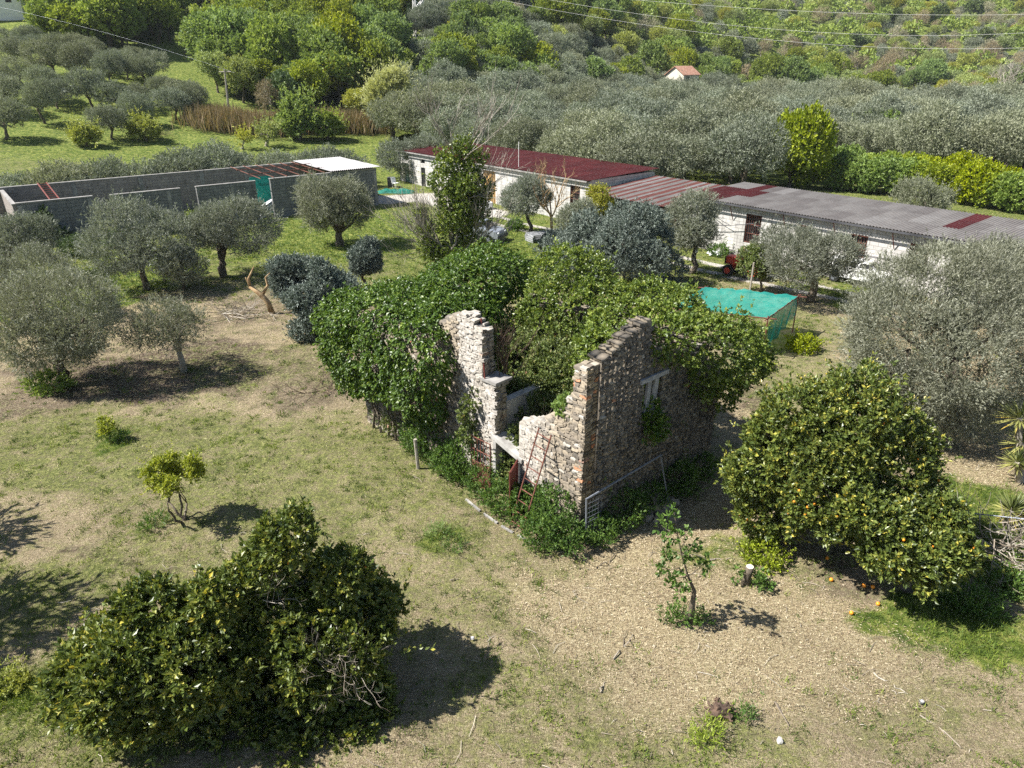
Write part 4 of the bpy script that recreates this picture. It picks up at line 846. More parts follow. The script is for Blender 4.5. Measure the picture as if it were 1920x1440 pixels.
mb = MB(); mb.box(L3_ - .25, L3_ - .002, .253, 6.3, -.3, ZE); mb.build('end_wall', M['white_block'], barn3)
mb = MB(); mb.box(0, L3_, 6.303, 6.55, -.3, ZE + .1); mb.build('back_wall', M['white_block'], barn3)
for i, w_ in enumerate(wins[:4]): opening(barn3, *w_, grille=7)
MB().box(wins[4][0], wins[4][1], .15, .17, wins[4][2], wins[4][3]).build('window', M['glass_and_painted_dark'], barn3)
MB().box(0, L3_, -.022, -.003, -.2, .35).build('plinth', M['concrete'], barn3)
def longcol(i, j):
    q_ = ((i * 29 + j * 17) % 11) / 11
    if i < 3 or (i < 4 and j == 1): return .02 + .2 * q_ if not (j == 2 and i < 2) else .72
    if i == 17 and j >= 1: return .05 + .2 * q_
    if (i * 5 + j * 3) % 13 == 0: return .74
    return .5 + .24 * q_
corrugated(-.35, L3_ + .2, -.45, 6.9, ZE + .06, ZE + .22, longcol, 'roof', barn3, label='grey corrugated roof patched with dark red sheets')
MB().box(-.3, L3_ + .2, -.52, -.46, ZE - .02, ZE + .08).build('gutter', M['pipe_black'], barn3)
for px in (1372, 1470, 1563, 1672):
    s_ = s_on(A3, u3, px); MB().tube([(s_, -.45, ZE - .02), (s_ + .08, -.05, ZE - .95)], .028, 5).build('roof_bracket', M['rust'], barn3)
for a, b, za, zb in ((0.3, 5.2, 1.5, 2.3), (5.2, 8.6, 2.2, 1.9), (8.6, 13, 1.9, 1.7), (1.2, 3.6, 3.0, 1.9), (11.5, 15, 1.6, 2.0)):
    t_ = np.linspace(0, 1, 8); MB().tube(np.stack([a + (b - a) * t_, np.full(8, -.3), za + (zb - za) * t_ - .5 * t_ * (1 - t_)], -1), .022, 4).build('hose', M['pipe_black'], barn3)
# canopy between the barns
lc = A2 + u2 * (L2 + .35); wdt = float((A3 - lc) @ u2) - .1
can = empty('lean_to', lc, frame_dir(u2), 'open lean-to with a roof of alternating red and white striped sheets between the barns', 'lean-to')
nxs = int(wdt / .18 * 5)
cc = corrugated(0, wdt, -.6, 7.3, 2.45, 3.0, lambda i, j: .5, 'roof', can)
me = cc.data; ct = np.zeros(len(me.polygons) * 3); me.polygons.foreach_get('center', ct); ct = ct.reshape(-1, 3)
band = ((ct[:, 0] / .42).astype(int) % 2); me.attributes['rnd'].data.foreach_set('value', np.where(band == 0, .27 + .16 * R.rand(len(ct)), .60 + .16 * R.rand(len(ct))).astype(np.float32))
for x_ in (.15, wdt / 2, wdt - .15):
    for y_, h_ in ((-.45, 2.42), (3.3, 2.70), (7.0, 2.95)): MB().tube([(x_, y_, -.1), (x_, y_, h_)], .05, 6).build('post', M['rust'], can)
MB().box(.1, wdt - .1, 7.32, 7.4, -.1, 2.9).build('back_wall', M['block'], can)

# ------------------------------------------------------------------ green net shelter
z_s = 1.75
q0, q1, q2, q3 = [G(*p_, z_s) for p_ in ((1322, 540), (1497, 556), (1440, 597), (1335, 575))]
q3 = q0 + (q2 - q1)
sh = empty('net_shelter', (q0 + q1 + q2 + q3) / 4 * [1, 1, 0], 0, 'rusty pipe shelter draped with bright turquoise green shade net', 'net shelter'); b0 = np.array(sh.location)
for p_ in (q0, q1, q2, q3): MB().tube([p_ - b0 - Z3 * (z_s + .1), p_ - b0 + Z3 * .1], .03, 6).build('pole', M['rust'], sh)
ex = .35
for a, b in ((q0, q1), (q1, q2), (q3, q2), (q0, q3)):
    d = unit(b - a); MB().tube([a - d * ex - b0, b + d * ex - b0], .026, 6).build('pole', M['rust'], sh)
uu, vv = np.meshgrid(np.linspace(0, 1, 34), np.linspace(0, 1, 22)); Pn = q0[None, None] * ((1 - uu) * (1 - vv))[..., None] + q1 * (uu * (1 - vv))[..., None] + q2 * (uu * vv)[..., None] + q3 * ((1 - uu) * vv)[..., None] - b0
Pn[..., 2] += -.42 * np.sin(uu * math.pi) * np.sin(vv * math.pi) + .10 * np.exp(-((uu - .45) / .16) ** 2) * (1 - vv * .5) + .025 * np.sin(uu * 31 + vv * 5) * (1 - vv) + .022 * np.sin(vv * 26 + 9 * uu) + .02 * np.random.RandomState(1).normal(size=uu.shape) + .03
Pn[:7, :, 2] -= .0
i_ = np.arange(21)[:, None] * 34 + np.arange(33)[None]; MB().add(Pn.reshape(-1, 3), np.stack([i_, i_ + 1, i_ + 35, i_ + 34], -1).reshape(-1, 4)).build('roof_net', M['net'], sh, smooth=True)
uu, vv = np.meshgrid(np.linspace(.12, .95, 22), np.linspace(0, 1, 16)); S_ = q2[None, None] * (1 - uu)[..., None] + q1 * uu[..., None] - b0
S_[..., 2] -= vv * (1.55 - .75 * uu); S_ = S_ + (np.sin(uu * 26 + vv * 4) * .05 * (1 + vv))[..., None] * np.array([.7, -.7, 0])
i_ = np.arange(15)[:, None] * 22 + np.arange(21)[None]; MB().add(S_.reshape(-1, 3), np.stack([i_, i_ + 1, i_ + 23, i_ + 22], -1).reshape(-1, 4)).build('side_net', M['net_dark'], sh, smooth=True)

# ------------------------------------------------------------------ trees near the ruin
def tree(name, base, crown, label, cat, mat='olive', nl=16, rl=.42, n=7000, k=9, L=.085, Wd=.02, tl=.3, shell=.45, seed=0, r0=.16, bark='bark', stems=1, fork=.38, group=None, low=-.85,
         dy=0, extra=None, twigs=1, nlimb=7, flat=None, zs=.95, gap=.12, sh=26, **kw):
    """base = photo pixel of the foot, crown = (cx, cy, half width, half height) in photo pixels"""
    rr = np.random.RandomState(seed); b = GT(*base) if not isinstance(base, np.ndarray) else base; cx, cyy, hw, hh = crown
    c = at(cx, cyy, b[1] + dy); d = depth_of(c); rx = hw * d / F_PX; rz = hh * d / F_PX * zs
    root = empty(name, b, 0, label, cat, group); cl = c - b
    if cl[2] - rz < .15: cl[2] = rz + .15
    lob = auto_lobes(cl, (rx, rx * .92, rz), nl, rl, rr, low=low)
    if extra is not None:
        for ex_, ey_, er_, *dq in extra:
            p = at(ex_, ey_, b[1] + dy + (dq[0] if dq else 0)) - b; e_ = er_ * d / F_PX; lob = np.concatenate([lob, [[*p, e_, e_, e_ * .85]]])
    mb = MB(); P, nr, kk = shell_points(lob, n, rr, shell, .8, flat, rag=1.9, gap=gap); sprigs(mb, P, nr, rr, k, tl, L, Wd, **kw); shoots(mb, P, nr, rr, int(rx * rx * sh), max(.45, L * 5), .55, L, Wd)
    mb.build('crown', M[mat], root)
    wb = MB(); wood(wb, [0, 0, 0], lob, r0, rr, fork, nlimb, twigs=twigs, stems=stems); wb.build('trunk', M[bark], root, smooth=True)
    return root, lob
OK_ = dict(gap=.2, sh=34, wn=.45, wu=.45, wr=.65, spread=.55, nmix=.4)
OL = 'olive trees round the ruin'
near = [
 # name, base, crown, label, kwargs
 ('olive_tree', (125, 722), (105, 612, 108, 108), 'big grey green olive tree at the left edge with a low forked trunk', dict(seed=1, n=15000, nl=22, r0=.2, group=OL)),
 ('olive_tree', (347, 697), (325, 612, 98, 38), 'small open olive tree with a leaning pale trunk and flat crown, left of the ruin', dict(seed=2, n=5200, bark='pale_bark', nl=15, rl=.36, r0=.12, low=-.2, shell=.9, gap=.5, zs=.75, sh=20, group=OL)),
 ('olive_tree', (30, 600), (35, 545, 85, 80), 'olive tree behind the big one at the left edge, cut by the frame', dict(seed=3, n=8500, dy=0, group=OL)),
 ('olive_tree', (28, 520), (32, 452, 62, 52), 'olive tree at the left edge beside the end wall of the block shed', dict(seed=4, n=5500, L=.10, Wd=.026, group=OL)),
 ('olive_tree', (275, 545), (258, 462, 92, 84), 'broad olive tree in front of the gaps of the block shed', dict(seed=5, n=11000, L=.10, Wd=.026, nl=20, group=OL)),
 ('olive_tree', (425, 520), (432, 425, 80, 66), 'twin trunked olive tree standing on brown soil before the block shed', dict(seed=6, n=9000, L=.10, Wd=.026, stems=2, group=OL)),
 ('olive_tree', (345, 545), (345, 500, 45, 38), 'small low olive between the two larger olives before the block shed', dict(seed=7, n=3000, L=.10, Wd=.026, r0=.1, group=OL)),
 ('olive_tree', (637, 462), (632, 382, 76, 58), 'olive tree with a thick dark trunk before the right end of the block shed', dict(seed=8, n=8000, L=.11, Wd=.028, r0=.26, fork=.45, group=OL)),
 ('olive_tree', (1795, 800), (1762, 612, 170, 158), 'very large olive tree filling the right edge above the orange tree', dict(seed=9, n=36000, extra=[(1650, 690, 55, -.5), (1720, 750, 55, -1), (1800, 780, 55, -1.2), (1880, 740, 60, -1), (1640, 600, 45), (1760, 690, 80, -1.2), (1850, 680, 80, -1)], nl=34, rl=.38, L=.085, Wd=.020, r0=.26, group=OL)),
 ('olive_tree', (1900, 610), (1890, 540, 90, 90), 'olive tree behind the very large one, cut by the right edge', dict(seed=10, n=9000, L=.10, Wd=.026, group=OL)),
 ('olive_tree', (1520, 567), (1518, 482, 98, 50), 'spreading olive tree beside the track in front of the barred windows', dict(seed=12, n=8000, nl=17, L=.10, Wd=.026, r0=.2, low=-.3, fork=.5, group=OL)),
 ('olive_tree', (1297, 515), (1300, 425, 52, 56), 'upright grey olive with a forked trunk beside the track by the lean-to', dict(seed=13, n=6000, L=.11, Wd=.028, r0=.16, fork=.4, group=OL)),
 ('olive_tree', (995, 440), (992, 372, 48, 42), 'olive tree close to the red roofed barn beside the track', dict(seed=14, n=5000, L=.12, Wd=.03, r0=.13, group=OL)),
 ('olive_tree', (1098, 470), (1085, 412, 36, 40), 'small olive right of the orange barked bare tree', dict(seed=15, n=3500, L=.12, Wd=.03, group=OL)),
]
for nm, b, c, lab, kw in near:
    kk_ = dict(OK_); kk_.update(kw); tree(nm, b, c, lab, 'olive tree', **kk_)
OS = dict(gap=.15, sh=30, wn=.6, wu=.3, wr=.5, spread=.9, nmix=.6, tl=.16)
for i, (b, c, lab, n_, ex) in enumerate([
    ((1175, 538), (1165, 462, 112, 72), 'large dark grey green rounded bush behind the right ivy', 17000, [(1060, 480, 45), (1250, 500, 35), (1100, 425, 30)]),
    ((1045, 500), (1050, 470, 34, 36), 'smaller dark grey bush at the left of the large one behind the ivy', 3000, None),
    ((590, 635), (592, 580, 48, 56), 'blue grey oleaster bush beside the left ivy', 9000, [(640, 575, 30), (612, 540, 30), (578, 618, 30), (655, 548, 22), (600, 505, 18), (560, 560, 22)]),
    ((548, 570), (552, 522, 42, 42), 'grey bush behind the blue grey oleaster bush', 5500, [(530, 505, 24), (580, 510, 26)]),
    ((632, 575), (628, 545, 40, 30), 'low silvery bush between the oleaster and the ivy', 3200, None),
    ((690, 545), (688, 485, 30, 42), 'slim grey bush in the grass behind the left ivy', 3600, None)]):
    tree('grey_bush', b, c, lab, 'bush', mat='oleaster', seed=40 + i, n=n_, k=8, L=.095, Wd=.038, nl=18, rl=.36, r0=.09, extra=ex, group='dark grey bushes behind the ruin', **OS)

CT = dict(gap=.26, mat='citrus', k=7, wn=.6, wu=.35, wr=.5, spread=.85, nmix=.7, tl=.12, shell=.35)
def citrus(base, crown, label, seed, n, ex=None, fruits=0, r0=.14, **kw):
    a = dict(CT); a.update(kw)
    root, lob = tree('orange_tree', base, crown, label, 'orange tree', seed=seed, n=n, L=.10, Wd=.052, nl=kw.pop('nl', 22) if 0 else 22, rl=.36, r0=r0, extra=ex, twigs=2, group='orange trees round the ruin', **{k_: v for k_, v in a.items()})
    rr = np.random.RandomState(seed + 500)
    if fruits:
        P, nr, _ = shell_points(lob, fruits * 6, rr, .05, .95); cd = unit(np.array([0, 0, CAM_H]) - np.array(root.location)); vis = (nr @ cd) > .1; P = P[vis][:fruits]
        for i, p in enumerate(P):
            if i == 0: f = MB().sphere([0, 0, 0], .032, 8, 6).build('fruit', M['orange'], root, smooth=True); f0 = f
            else: f = f0.copy(); COL.objects.link(f); f.parent = root
            f.location = tuple(p)
    return root, lob
citrus((1490, 1012), (1555, 868, 182, 138), 'big rounded orange tree with ripe fruit and yellowing leaves right of the ruin', 60, 17000, ex=[(1440, 950, 60), (1400, 890, 40), (1600, 760, 70), (1500, 780, 60), (1680, 830, 60)], fruits=26, r0=.17)
citrus((1700, 1115), (1700, 1005, 108, 92), 'lower dark leaved orange tree in front of the big one at the right', 61, 8500, ex=[(1610, 960, 40), (1770, 1010, 40)], fruits=5)
citrus((320, 1330), (300, 1240, 185, 120), 'large orange tree with yellow tinged leaves at the bottom left', 62, 17000, ex=[(170, 1290, 60), (280, 1140, 50), (230, 1380, 60), (360, 1390, 75), (430, 1230, 70), (410, 1120, 45), (140, 1330, 40), (330, 1430, 60, -.8), (280, 1400, 60, -.6)], fruits=3)
citrus((585, 1275), (585, 1170, 140, 130), 'orange tree with bare grey twigs and a raised top beside the bottom left one', 63, 15000, ex=[(535, 1005, 45), (500, 1060, 45), (670, 1170, 50), (600, 1330, 70, -.6), (690, 1300, 45, -.5), (640, 1080, 45), (480, 1350, 80, -.8), (570, 1400, 75, -1.2), (680, 1370, 55, -1.0), (715, 1140, 22), (470, 1150, 60), (470, 1440, 70, -1.4), (640, 1450, 60, -1.5)], fruits=4)
mb = MB(); rr = np.random.RandomState(77); b0 = GT(585, 1275)
for px, py, Y in ((640, 1215, 0), (560, 1200, .3), (505, 1120, .2), (655, 1260, -.2), (600, 1230, -.3)):
    c = at(px, py, b0[1] - .75 + Y)
    for i in range(8): bare(mb, c - b0 + rr.normal(size=3) * .12, rnd_unit(1, rr)[0] + [.1, -.5, .3], .38, .006, 2, rr, spread=.9, kids=3, sides=3)
o = [q_ for q_ in COL.objects if q_.name.startswith('orange_tree')][-1]; mb.build('bare_twigs', M['dead_leaf'], o)

# young yellow green trees
tree('young_tree', (345, 985), (327, 893, 62, 44), 'small yellow green young tree on the lawn left of the ruin', 'young tree', mat='lime', seed=70, n=1500, gap=.3, k=5, L=.065, Wd=.05, nl=20, rl=.24, r0=.032, shell=1.0, low=-.5, stems=4, fork=.45, wn=.4, wu=.5, spread=.9, tl=.12)
tree('young_tree', (207, 830), (201, 800, 16, 22), 'tiny yellow green sapling under the left olive trees', 'young tree', mat='lime', seed=71, n=260, gap=.3, k=5, L=.06, Wd=.045, nl=6, rl=.45, r0=.02, shell=.9, wn=.4, wu=.5, spread=.9, tl=.1)
weed(225, 828, .35, .18, 131, 'dark green tuft at the foot of the tiny sapling', L=.09, Wd=.02, name='grass_tuft')
weed(292, 985, .35, .14, 132, 'green tuft left of the small yellow green tree', L=.09, Wd=.02, name='grass_tuft')
# stump tree and stump
rr = np.random.RandomState(80); b = GT(1295, 1172); t = empty('sapling', b, 0, 'leafy young tree sprouting from a crooked cut stump on the wood chips', 'young tree')
pts = [at(x_, y_, b[1]) - b for x_, y_ in ((1295, 1172), (1297, 1140), (1302, 1108), (1290, 1080), (1278, 1040), (1270, 1000), (1264, 960))]
mb = MB(); mb.tube(pts, [.085, .07, .045, .022, .016, .012, .008], 7); mb.tube([pts[0] + [-.06, 0, -.05], pts[0] + [-.09, -.03, .16]], [.08, .07], 7)
tips = []
for x_, y_, r_ in ((1240, 985, .12), (1262, 965, .14), (1285, 1000, .14), (1255, 1030, .16), (1290, 1040, .16), (1315, 1060, .15), (1245, 1065, .13), (1270, 1085, .18), (1300, 1020, .12), (1325, 1050, .08), (1262, 1000, .16), (1280, 1110, .12), (1250, 1095, .10)):
    p_ = at(x_, y_, b[1] + rr.normal() * .18) - b; tips.append([*p_, r_, r_, r_]); j = min(range(len(pts)), key=lambda q_: np.linalg.norm(pts[q_] - p_ + [0, 0, .25])); limb(mb, pts[j], p_, .014, .005, rr, .2, 5, 4)
mb.build('trunk', M['bark'], t, smooth=True)
mb = MB(); P, nr, _ = shell_points(np.array(tips), 190, rr, .9); sprigs(mb, P, nr, rr, 4, .08, .095, .065, wn=.5, wu=.3, spread=1.0); mb.build('crown', M['weed'], t)
weed(1262, 1165, .28, .25, 133, 'green weeds left of the crooked stump', L=.06, Wd=.035); weed(1315, 1172, .22, .18, 134, 'dark weeds right of the crooked stump', L=.06, Wd=.035)
b = GT(1397, 1098); t = empty('tree_stump', b, 0, 'cut tree stump with a pale top and green shoots round it', 'tree stump')
rr = np.random.RandomState(81); MB().tube([[0, 0, -.05], [.0, 0, .15], [.03, 0, .34], [.04, 0, .50]], [.12, .10, .095, .10], 9).build('trunk', M['bark'], t, smooth=True)
MB().tube([[.04, 0, .502], [.04, 0, .512]], .09, 9).build('cut_face', M['cut_wood'], t)
mb = MB(); P, nr, _ = shell_points(np.array([[.3, -.1, .22, .16, .2, .2], [.42, -.25, .1, .14, .14, .12], [-.22, .0, .25, .12, .1, .2], [.2, -.3, .3, .1, .1, .15]]), 130, rr, .9); sprigs(mb, P, nr, rr, 4, .07, .075, .05, wu=.5); mb.build('shoots', M['weed'], t)
# dug up root
rr = np.random.RandomState(82); b = GT(1350, 1345); mb = MB(); mb.sphere([0, 0, .09], [.23, .17, .14], 12, 8, jit=.5, rng=rr)
for i in range(16):
    th = rr.rand() * 6.28; d_ = np.array([math.cos(th), math.sin(th) * .8, -.15 + .35 * rr.rand()]); limb(mb, np.array([0, 0, .1]) + d_ * .05, d_ * (.24 + .16 * rr.rand()) + [0, 0, .08], .055, .015, rr, .4, 6, 5)
o = mb.build('root_stump', M['rotten_wood'], smooth=False); o.location = tuple(b); tag(o, 'dug up dark brown root stump lying on the dry ground at the bottom', 'root stump')
weed(1395, 1352, .22, .10, 135, 'small green tuft right of the dug up root stump', L=.08, Wd=.02, name='grass_tuft'); weed(1322, 1382, .35, .12, 136, 'yellow green tuft below the dug up root stump', mat='hedge', L=.09, Wd=.016, name='grass_tuft')
weed(1432, 1052, .6, .28, 137, 'low bright green ground plants under the big orange tree', mat='hedge', L=.06, Wd=.045, cat='ground plants'); weed(15, 1290, .3, .22, 138, 'yellow flowering tuft at the left edge', mat='spring_yellow', name='flower_tuft', cat='flowers'); weed(40, 1296, .22, .2, 139, 'second yellow flowering tuft just right of the one at the left edge', mat='spring_yellow', name='flower_tuft', cat='flowers')
weed(1820, 1150, .6, .3, 140, 'green weeds in the shade right of the lower orange tree', cat='weeds'); weed(1880, 1110, .5, .35, 141, 'green weeds by the right edge below the dry brush', cat='weeds')
weed(820, 1008, .32, .10, 142, 'bright green grass tuft on the lawn before the ruin', L=.10, Wd=.014, name='grass_tuft', mat='hedge'); weed(855, 1028, .3, .09, 143, 'green grass tuft right of the bright one before the ruin', L=.10, Wd=.014, name='grass_tuft')
# oranges on the ground
f0 = None
for i, (px, py, w_) in enumerate([(1558, 1090, 'nearest the stump'), (1594, 1159, 'lowest of those under the lower orange tree'), (1619, 1102, 'at the edge of the shade'), (1634, 1110, 'in the shade beside another'), (1550, 1053, 'under the trunk side of the big tree'), (1645, 1137, 'deep in the shade')]):
    p_ = GT(px, py); f = MB().sphere([0, 0, 0], .05, 8, 6).build('orange', M['orange'], smooth=True) if f0 is None else f0.copy()
    if f0 is None: f0 = f
    else: COL.objects.link(f)
    f.location = (p_[0], p_[1], p_[2] + .05); tag(f, 'fallen orange on the ground ' + w_, 'orange', 'fallen oranges')
# loose sticks
rr = np.random.RandomState(90)
for i, (x0_, y0_, x1_, y1_, lab) in enumerate([(1118, 1076, 1152, 1050, 'dark stick on the wood chips by the front corner weeds'), (1150, 1238, 1185, 1200, 'forked pale branch on the straw below the ruin'), (1635, 1272, 1695, 1303, 'long pale stick on the dry ground at lower right'), (1125, 1305, 1133, 1284, 'short pale stick on the straw at bottom centre'),
        (845, 1098, 860, 1088, 'short pale stick on the lawn left of centre'), (1450, 1325, 1478, 1365, 'thin pale stem right of the root stump'), (1720, 1355, 1800, 1405, 'bundle of pale stalks at the bottom right'), (1330, 1060, 1368, 1050, 'thin stick right of the leafy sapling')]):
    a, b = GT(x0_, y0_), GT(x1_, y1_); mb = MB(); limb(mb, a + [0, 0, .03], b + [0, 0, .03], .018, .009, rr, .25, 7, 5)
    if 'forked' in lab: limb(mb, (a + b) / 2 + [0, 0, .03], b + [-.12, .1, .05], .012, .006, rr, .2, 5, 4)
    tag(mb.build('stick', M['dead_leaf' if 'dark' not in lab else 'bark']), lab, 'stick')
for i, (px, py, s_, lab) in enumerate([(886, 1207, .06, 'small pale stone on the straw beside the tree shadow'), (1460, 1400, .05, 'small pale stone at the bottom right of centre'), (1725, 1325, .05, 'white stone on the dry ground at lower right')]):
    rubble('stone', GT(px, py), 1, .01, s_, lab, 'stone', 5 + i, mat='plaster')

# tall leafy tree with dead branches behind the ruin
rr = np.random.RandomState(95)
T9, lob9 = tree('tall_tree', (850, 503), (862, 385, 48, 108), 'tall narrow leafy tree with dead grey branches behind the left ivy', 'tree', mat='ivy_yellow', gap=.42, seed=95, n=6200, k=6, L=.13, Wd=.085, tl=.2, nl=26, rl=.30, r0=.16, stems=2, twigs=4, wn=.5, wu=.4, spread=.8, shell=.8, bark='pale_bark', extra=[(905, 360, 22), (812, 470, 26), (800, 430, 16), (890, 300, 22), (850, 480, 30), (840, 300, 24), (870, 275, 18), (830, 340, 22), (895, 400, 24), (885, 450, 26), (790, 400, 12)])
mb = MB(); b0 = np.array(T9.location)
for (x0_, y0_), dx, n_ in (((835, 470), -1, 22), ((850, 440), -.8, 6), ((870, 470), 1, 9), ((865, 380), 1.1, 6), ((870, 300), .6, 5), ((850, 290), -.3, 3)):
    for i in range(n_):
        c = at(x0_, y0_, b0[1] + rr.normal() * .4) - b0; bare(mb, c, [dx * (.4 + .6 * rr.rand()), -.3 + .5 * rr.rand(), .15 + .9 * rr.rand()], 1.7 + .9 * rr.rand(), .032, 2, rr, .6, .4, 4, 3)
mb.build('dead_branches', M['pale_bark'], T9)
def bare_tree(name, base, top, label, cat, mat, seed, L=None, r=.1, depth=4, n=5, kids=3, up=.35, spread=.7, group=None, stem=.3):
    rr = np.random.RandomState(seed); b = GT(*base); tp = at(*top, b[1]); H_ = tp[2] - b[2]; t = empty(name, b, 0, label, cat, group); mb = MB()
    mb.tube([[0, 0, -.1], [.03, 0, H_ * stem * .5], [0, 0, H_ * stem]], [r * 1.3, r, r * .9], 7)
    mb.build('trunk', M[mat], t, smooth=True); mb = MB()
    for i in range(n):
        th = 6.28 * (i + rr.rand() * .5) / n; bare(mb, [0, 0, H_ * stem], [math.cos(th) * .7, math.sin(th) * .7, .9], H_ * .42, r * .6, depth - 1, rr, spread, up, kids, 4)
    mb.build('branches', M[mat], t); return t
bare_tree('bare_tree', (1033, 448), (1022, 318), 'leafless tree with orange brown bark before the red roofed barn', 'bare tree', 'orange_bark', 97, r=.11, depth=4, n=5)
bare_tree('bare_tree', (850, 262), (835, 205), 'leafless pale tree behind the left end of the red roofed barn', 'bare tree', 'pale_bark', 98, r=.14, depth=4, n=6)
rr = np.random.RandomState(99); b = GT(512, 590); t = empty('dead_tree', b, 0, 'dead leaning tree stub with three broken branches among the left olives', 'dead tree'); mb = MB()
pp = lambda x_, y_, d_=0: at(x_, y_, b[1] + d_) - b
mb.tube([pp(512, 592), pp(503, 568), pp(490, 553), pp(468, 537)], [.16, .14, .13, .09], 8); mb.tube([pp(468, 537), pp(466, 522), pp(476, 500)], [.08, .06, .03], 6); mb.tube([pp(492, 553), pp(502, 535, .2), pp(498, 520, .2), pp(506, 512, .2)], [.09, .06, .05, .03], 6); mb.tube([pp(468, 537), pp(460, 520)], [.05, .02], 5)
mb.build('trunk', M['orange_bark'], t, smooth=True)
def brush(px, py, r, n, seed, label, mat='dead_leaf', h=.5, name='brush_pile', L=1.0):
    rr = np.random.RandomState(seed); b = GT(px, py); mb = MB()
    for i in range(n): bare(mb, [rr.normal() * r * .5, rr.normal() * r * .5, .03 + h * .4 * rr.rand()], [rr.normal(), rr.normal(), .3 * rr.rand()], L, .016, 1, rr, .6, .1, 3, 3)
    o = mb.build(name, M[mat]); o.location = tuple(b); return tag(o, label, 'brush pile')
brush(442, 592, 1.1, 46, 101, 'heap of pale pruned branches on the ground among the left olives')
brush(600, 735, .8, 10, 102, 'few thin twigs on the brown litter left of the ivy', 'rotten_wood', .15)
brush(1870, 1050, .95, 75, 103, 'dense dry grey brush at the right edge below the yuccas', h=1.8, name='dry_brush', L=.9)
brush(305, 255, 1.5, 30, 104, 'heap of cut brown branches on the left grassy slope', 'rotten_wood')
# small vine tree and post by the track
tree('vine_tree', (1430, 548), (1416, 492, 30, 30), 'scraggly vine covered post tree by the track left of the spreading olive', 'tree', mat='bramble', seed=110, n=1500, k=6, L=.10, Wd=.07, nl=9, rl=.4, r0=.07)
tag(MB().tube([GT(1404, 560) - [0, 0, .1], GT(1404, 560) + [0, 0, 1.9]], .05, 6).build('wooden_post', M['pale_bark']), 'thin pale post behind the net shelter by the track', 'post')
tree('young_tree', (1125, 455), (1122, 380, 26, 36), 'slender yellow green tree at the corner of the red roofed barn', 'young tree', mat='spring_yellow', seed=111, n=1500, k=6, L=.13, Wd=.06, nl=10, rl=.4, r0=.07)

# ivy and shrubs against the block shed, small bushes between the olives, dry stalks
c = A1 + u1 * 1.0 - n1 * .25; foliage_obj('wall_ivy', [[*(c + [0, 0, 1.2]), .55, .4, 1.2], [*(c + u1 * .8 + [0, 0, .7]), .7, .45, .7], [*(c + u1 * .3 + [0, 0, 2.1]), .35, .3, .5]], 900, M['dark_green'], np.random.RandomState(5), 'dark ivy climbing the left end of the block shed', 'ivy', base=c, L=.16, Wd=.12, shell=.5, sh=12)
for i, (px, py, r, h, lab, mt) in enumerate([(150, 478, 1.1, 1.1, 'dark shrub at the foot of the block shed wall', 'dark_green'), (215, 462, .8, .8, 'second shrub along the foot of the block shed wall', 'weed'), (372, 428, .9, 1.0, 'bright green bush between the two olives before the block shed', 'hedge'), (545, 400, .6, .6, 'low bright weeds at the foot of the shed by the white sheets', 'hedge'),
                                             (1110, 452, .7, .8, 'low green shrub by the barn corner', 'weed'), (965, 430, .7, .5, 'weeds on the verge before the red roofed barn', 'weed'), (1345, 480, .6, .6, 'green shrub beside the lean-to post', 'weed'), (1500, 660, .7, .45, 'tall grass under the hanging net of the shelter', 'hedge'), (1420, 690, .6, .4, 'grass clump in front of the net shelter', 'hedge'), (98, 735, .9, .35, 'green grass clump at the foot of the big left olive', 'hedge'), (1000, 560, .6, 1.0, 'small dark shrub between the two ivy masses behind the ruin', 'weed')]):
    weed(px, py, r, h, 600 + i, lab, mat=mt, cat='shrub' if 'shrub' in lab or 'bush' in lab else 'weeds', L=.12, Wd=.05, n=int(500 * r * (r + h)), name='shrub' if 'shrub' in lab or 'bush' in lab else 'weed_clump')
mb = MB(); rr = np.random.RandomState(610); x, y = scatter(900, 7.5, 20, rr); n_ = 0
for x_, y_ in zip(x, y):
    if rr.rand() > .25 + .6 * samp(chips, np.array([x_]), np.array([y_]))[0] or samp(bright, np.array([x_]), np.array([y_]))[0] > .5: continue
    th = rr.rand() * 6.28; ln = .10 + .45 * rr.rand() ** 3; d = np.array([math.cos(th), math.sin(th), 0]); p_ = np.array([x_, y_, float(hgt(x_, y_)) + .02]); q_ = np.array([-d[1], d[0], 0]) * rr.normal() * .1 * ln
    mb.tube([p_, p_ + d * ln * .5 + q_ + [0, 0, .02], p_ + d * ln], [.007, .006, .004], 3, a=.35 + .65 * rr.rand(), cap=False)
tag(mb.build('dry_stalks', M['dead_leaf']), 'pale dry stalks and twigs strewn over the mown ground', 'stalks', kind='stuff')

# yuccas and wire fence at the right edge
def yucca(c, stems, label, seed):
    rr = np.random.RandomState(seed); t = empty('yucca', c, 0, label, 'yucca')
    for dx, dy_, h_, R_ in stems:
        MB().tube([[dx * .3, dy_ * .3, -.1], [dx, dy_, h_]], [.10, .08], 7).build('stem', M['pale_bark'], t)
        n = 120; el = np.arcsin(np.clip(rr.rand(n) * 1.5 - .45, -1, 1)); az = rr.rand(n) * 6.28; ax = np.stack([np.cos(el) * np.cos(az), np.cos(el) * np.sin(az), np.sin(el)], -1)
        mb = MB(); put_leaves(mb, np.array([dx, dy_, h_]) + ax * .05, ax, np.array([0, 0, 1.]) + .2 * rr.normal(size=(n, 3)), R_ * (.8 + .3 * rr.rand(n)), .055, np.clip(.55 - .5 * np.sin(el) + .3 * rr.rand(n), 0, 1), fold=.1)
        mb.build('rosette', M['yucca'], t)
yb = G(1925, 905); c1, c2_, c3_ = at(1912, 785, yb[1] + .6) - yb, at(1908, 868, yb[1]) - yb, at(1886, 935, yb[1] - .8) - yb
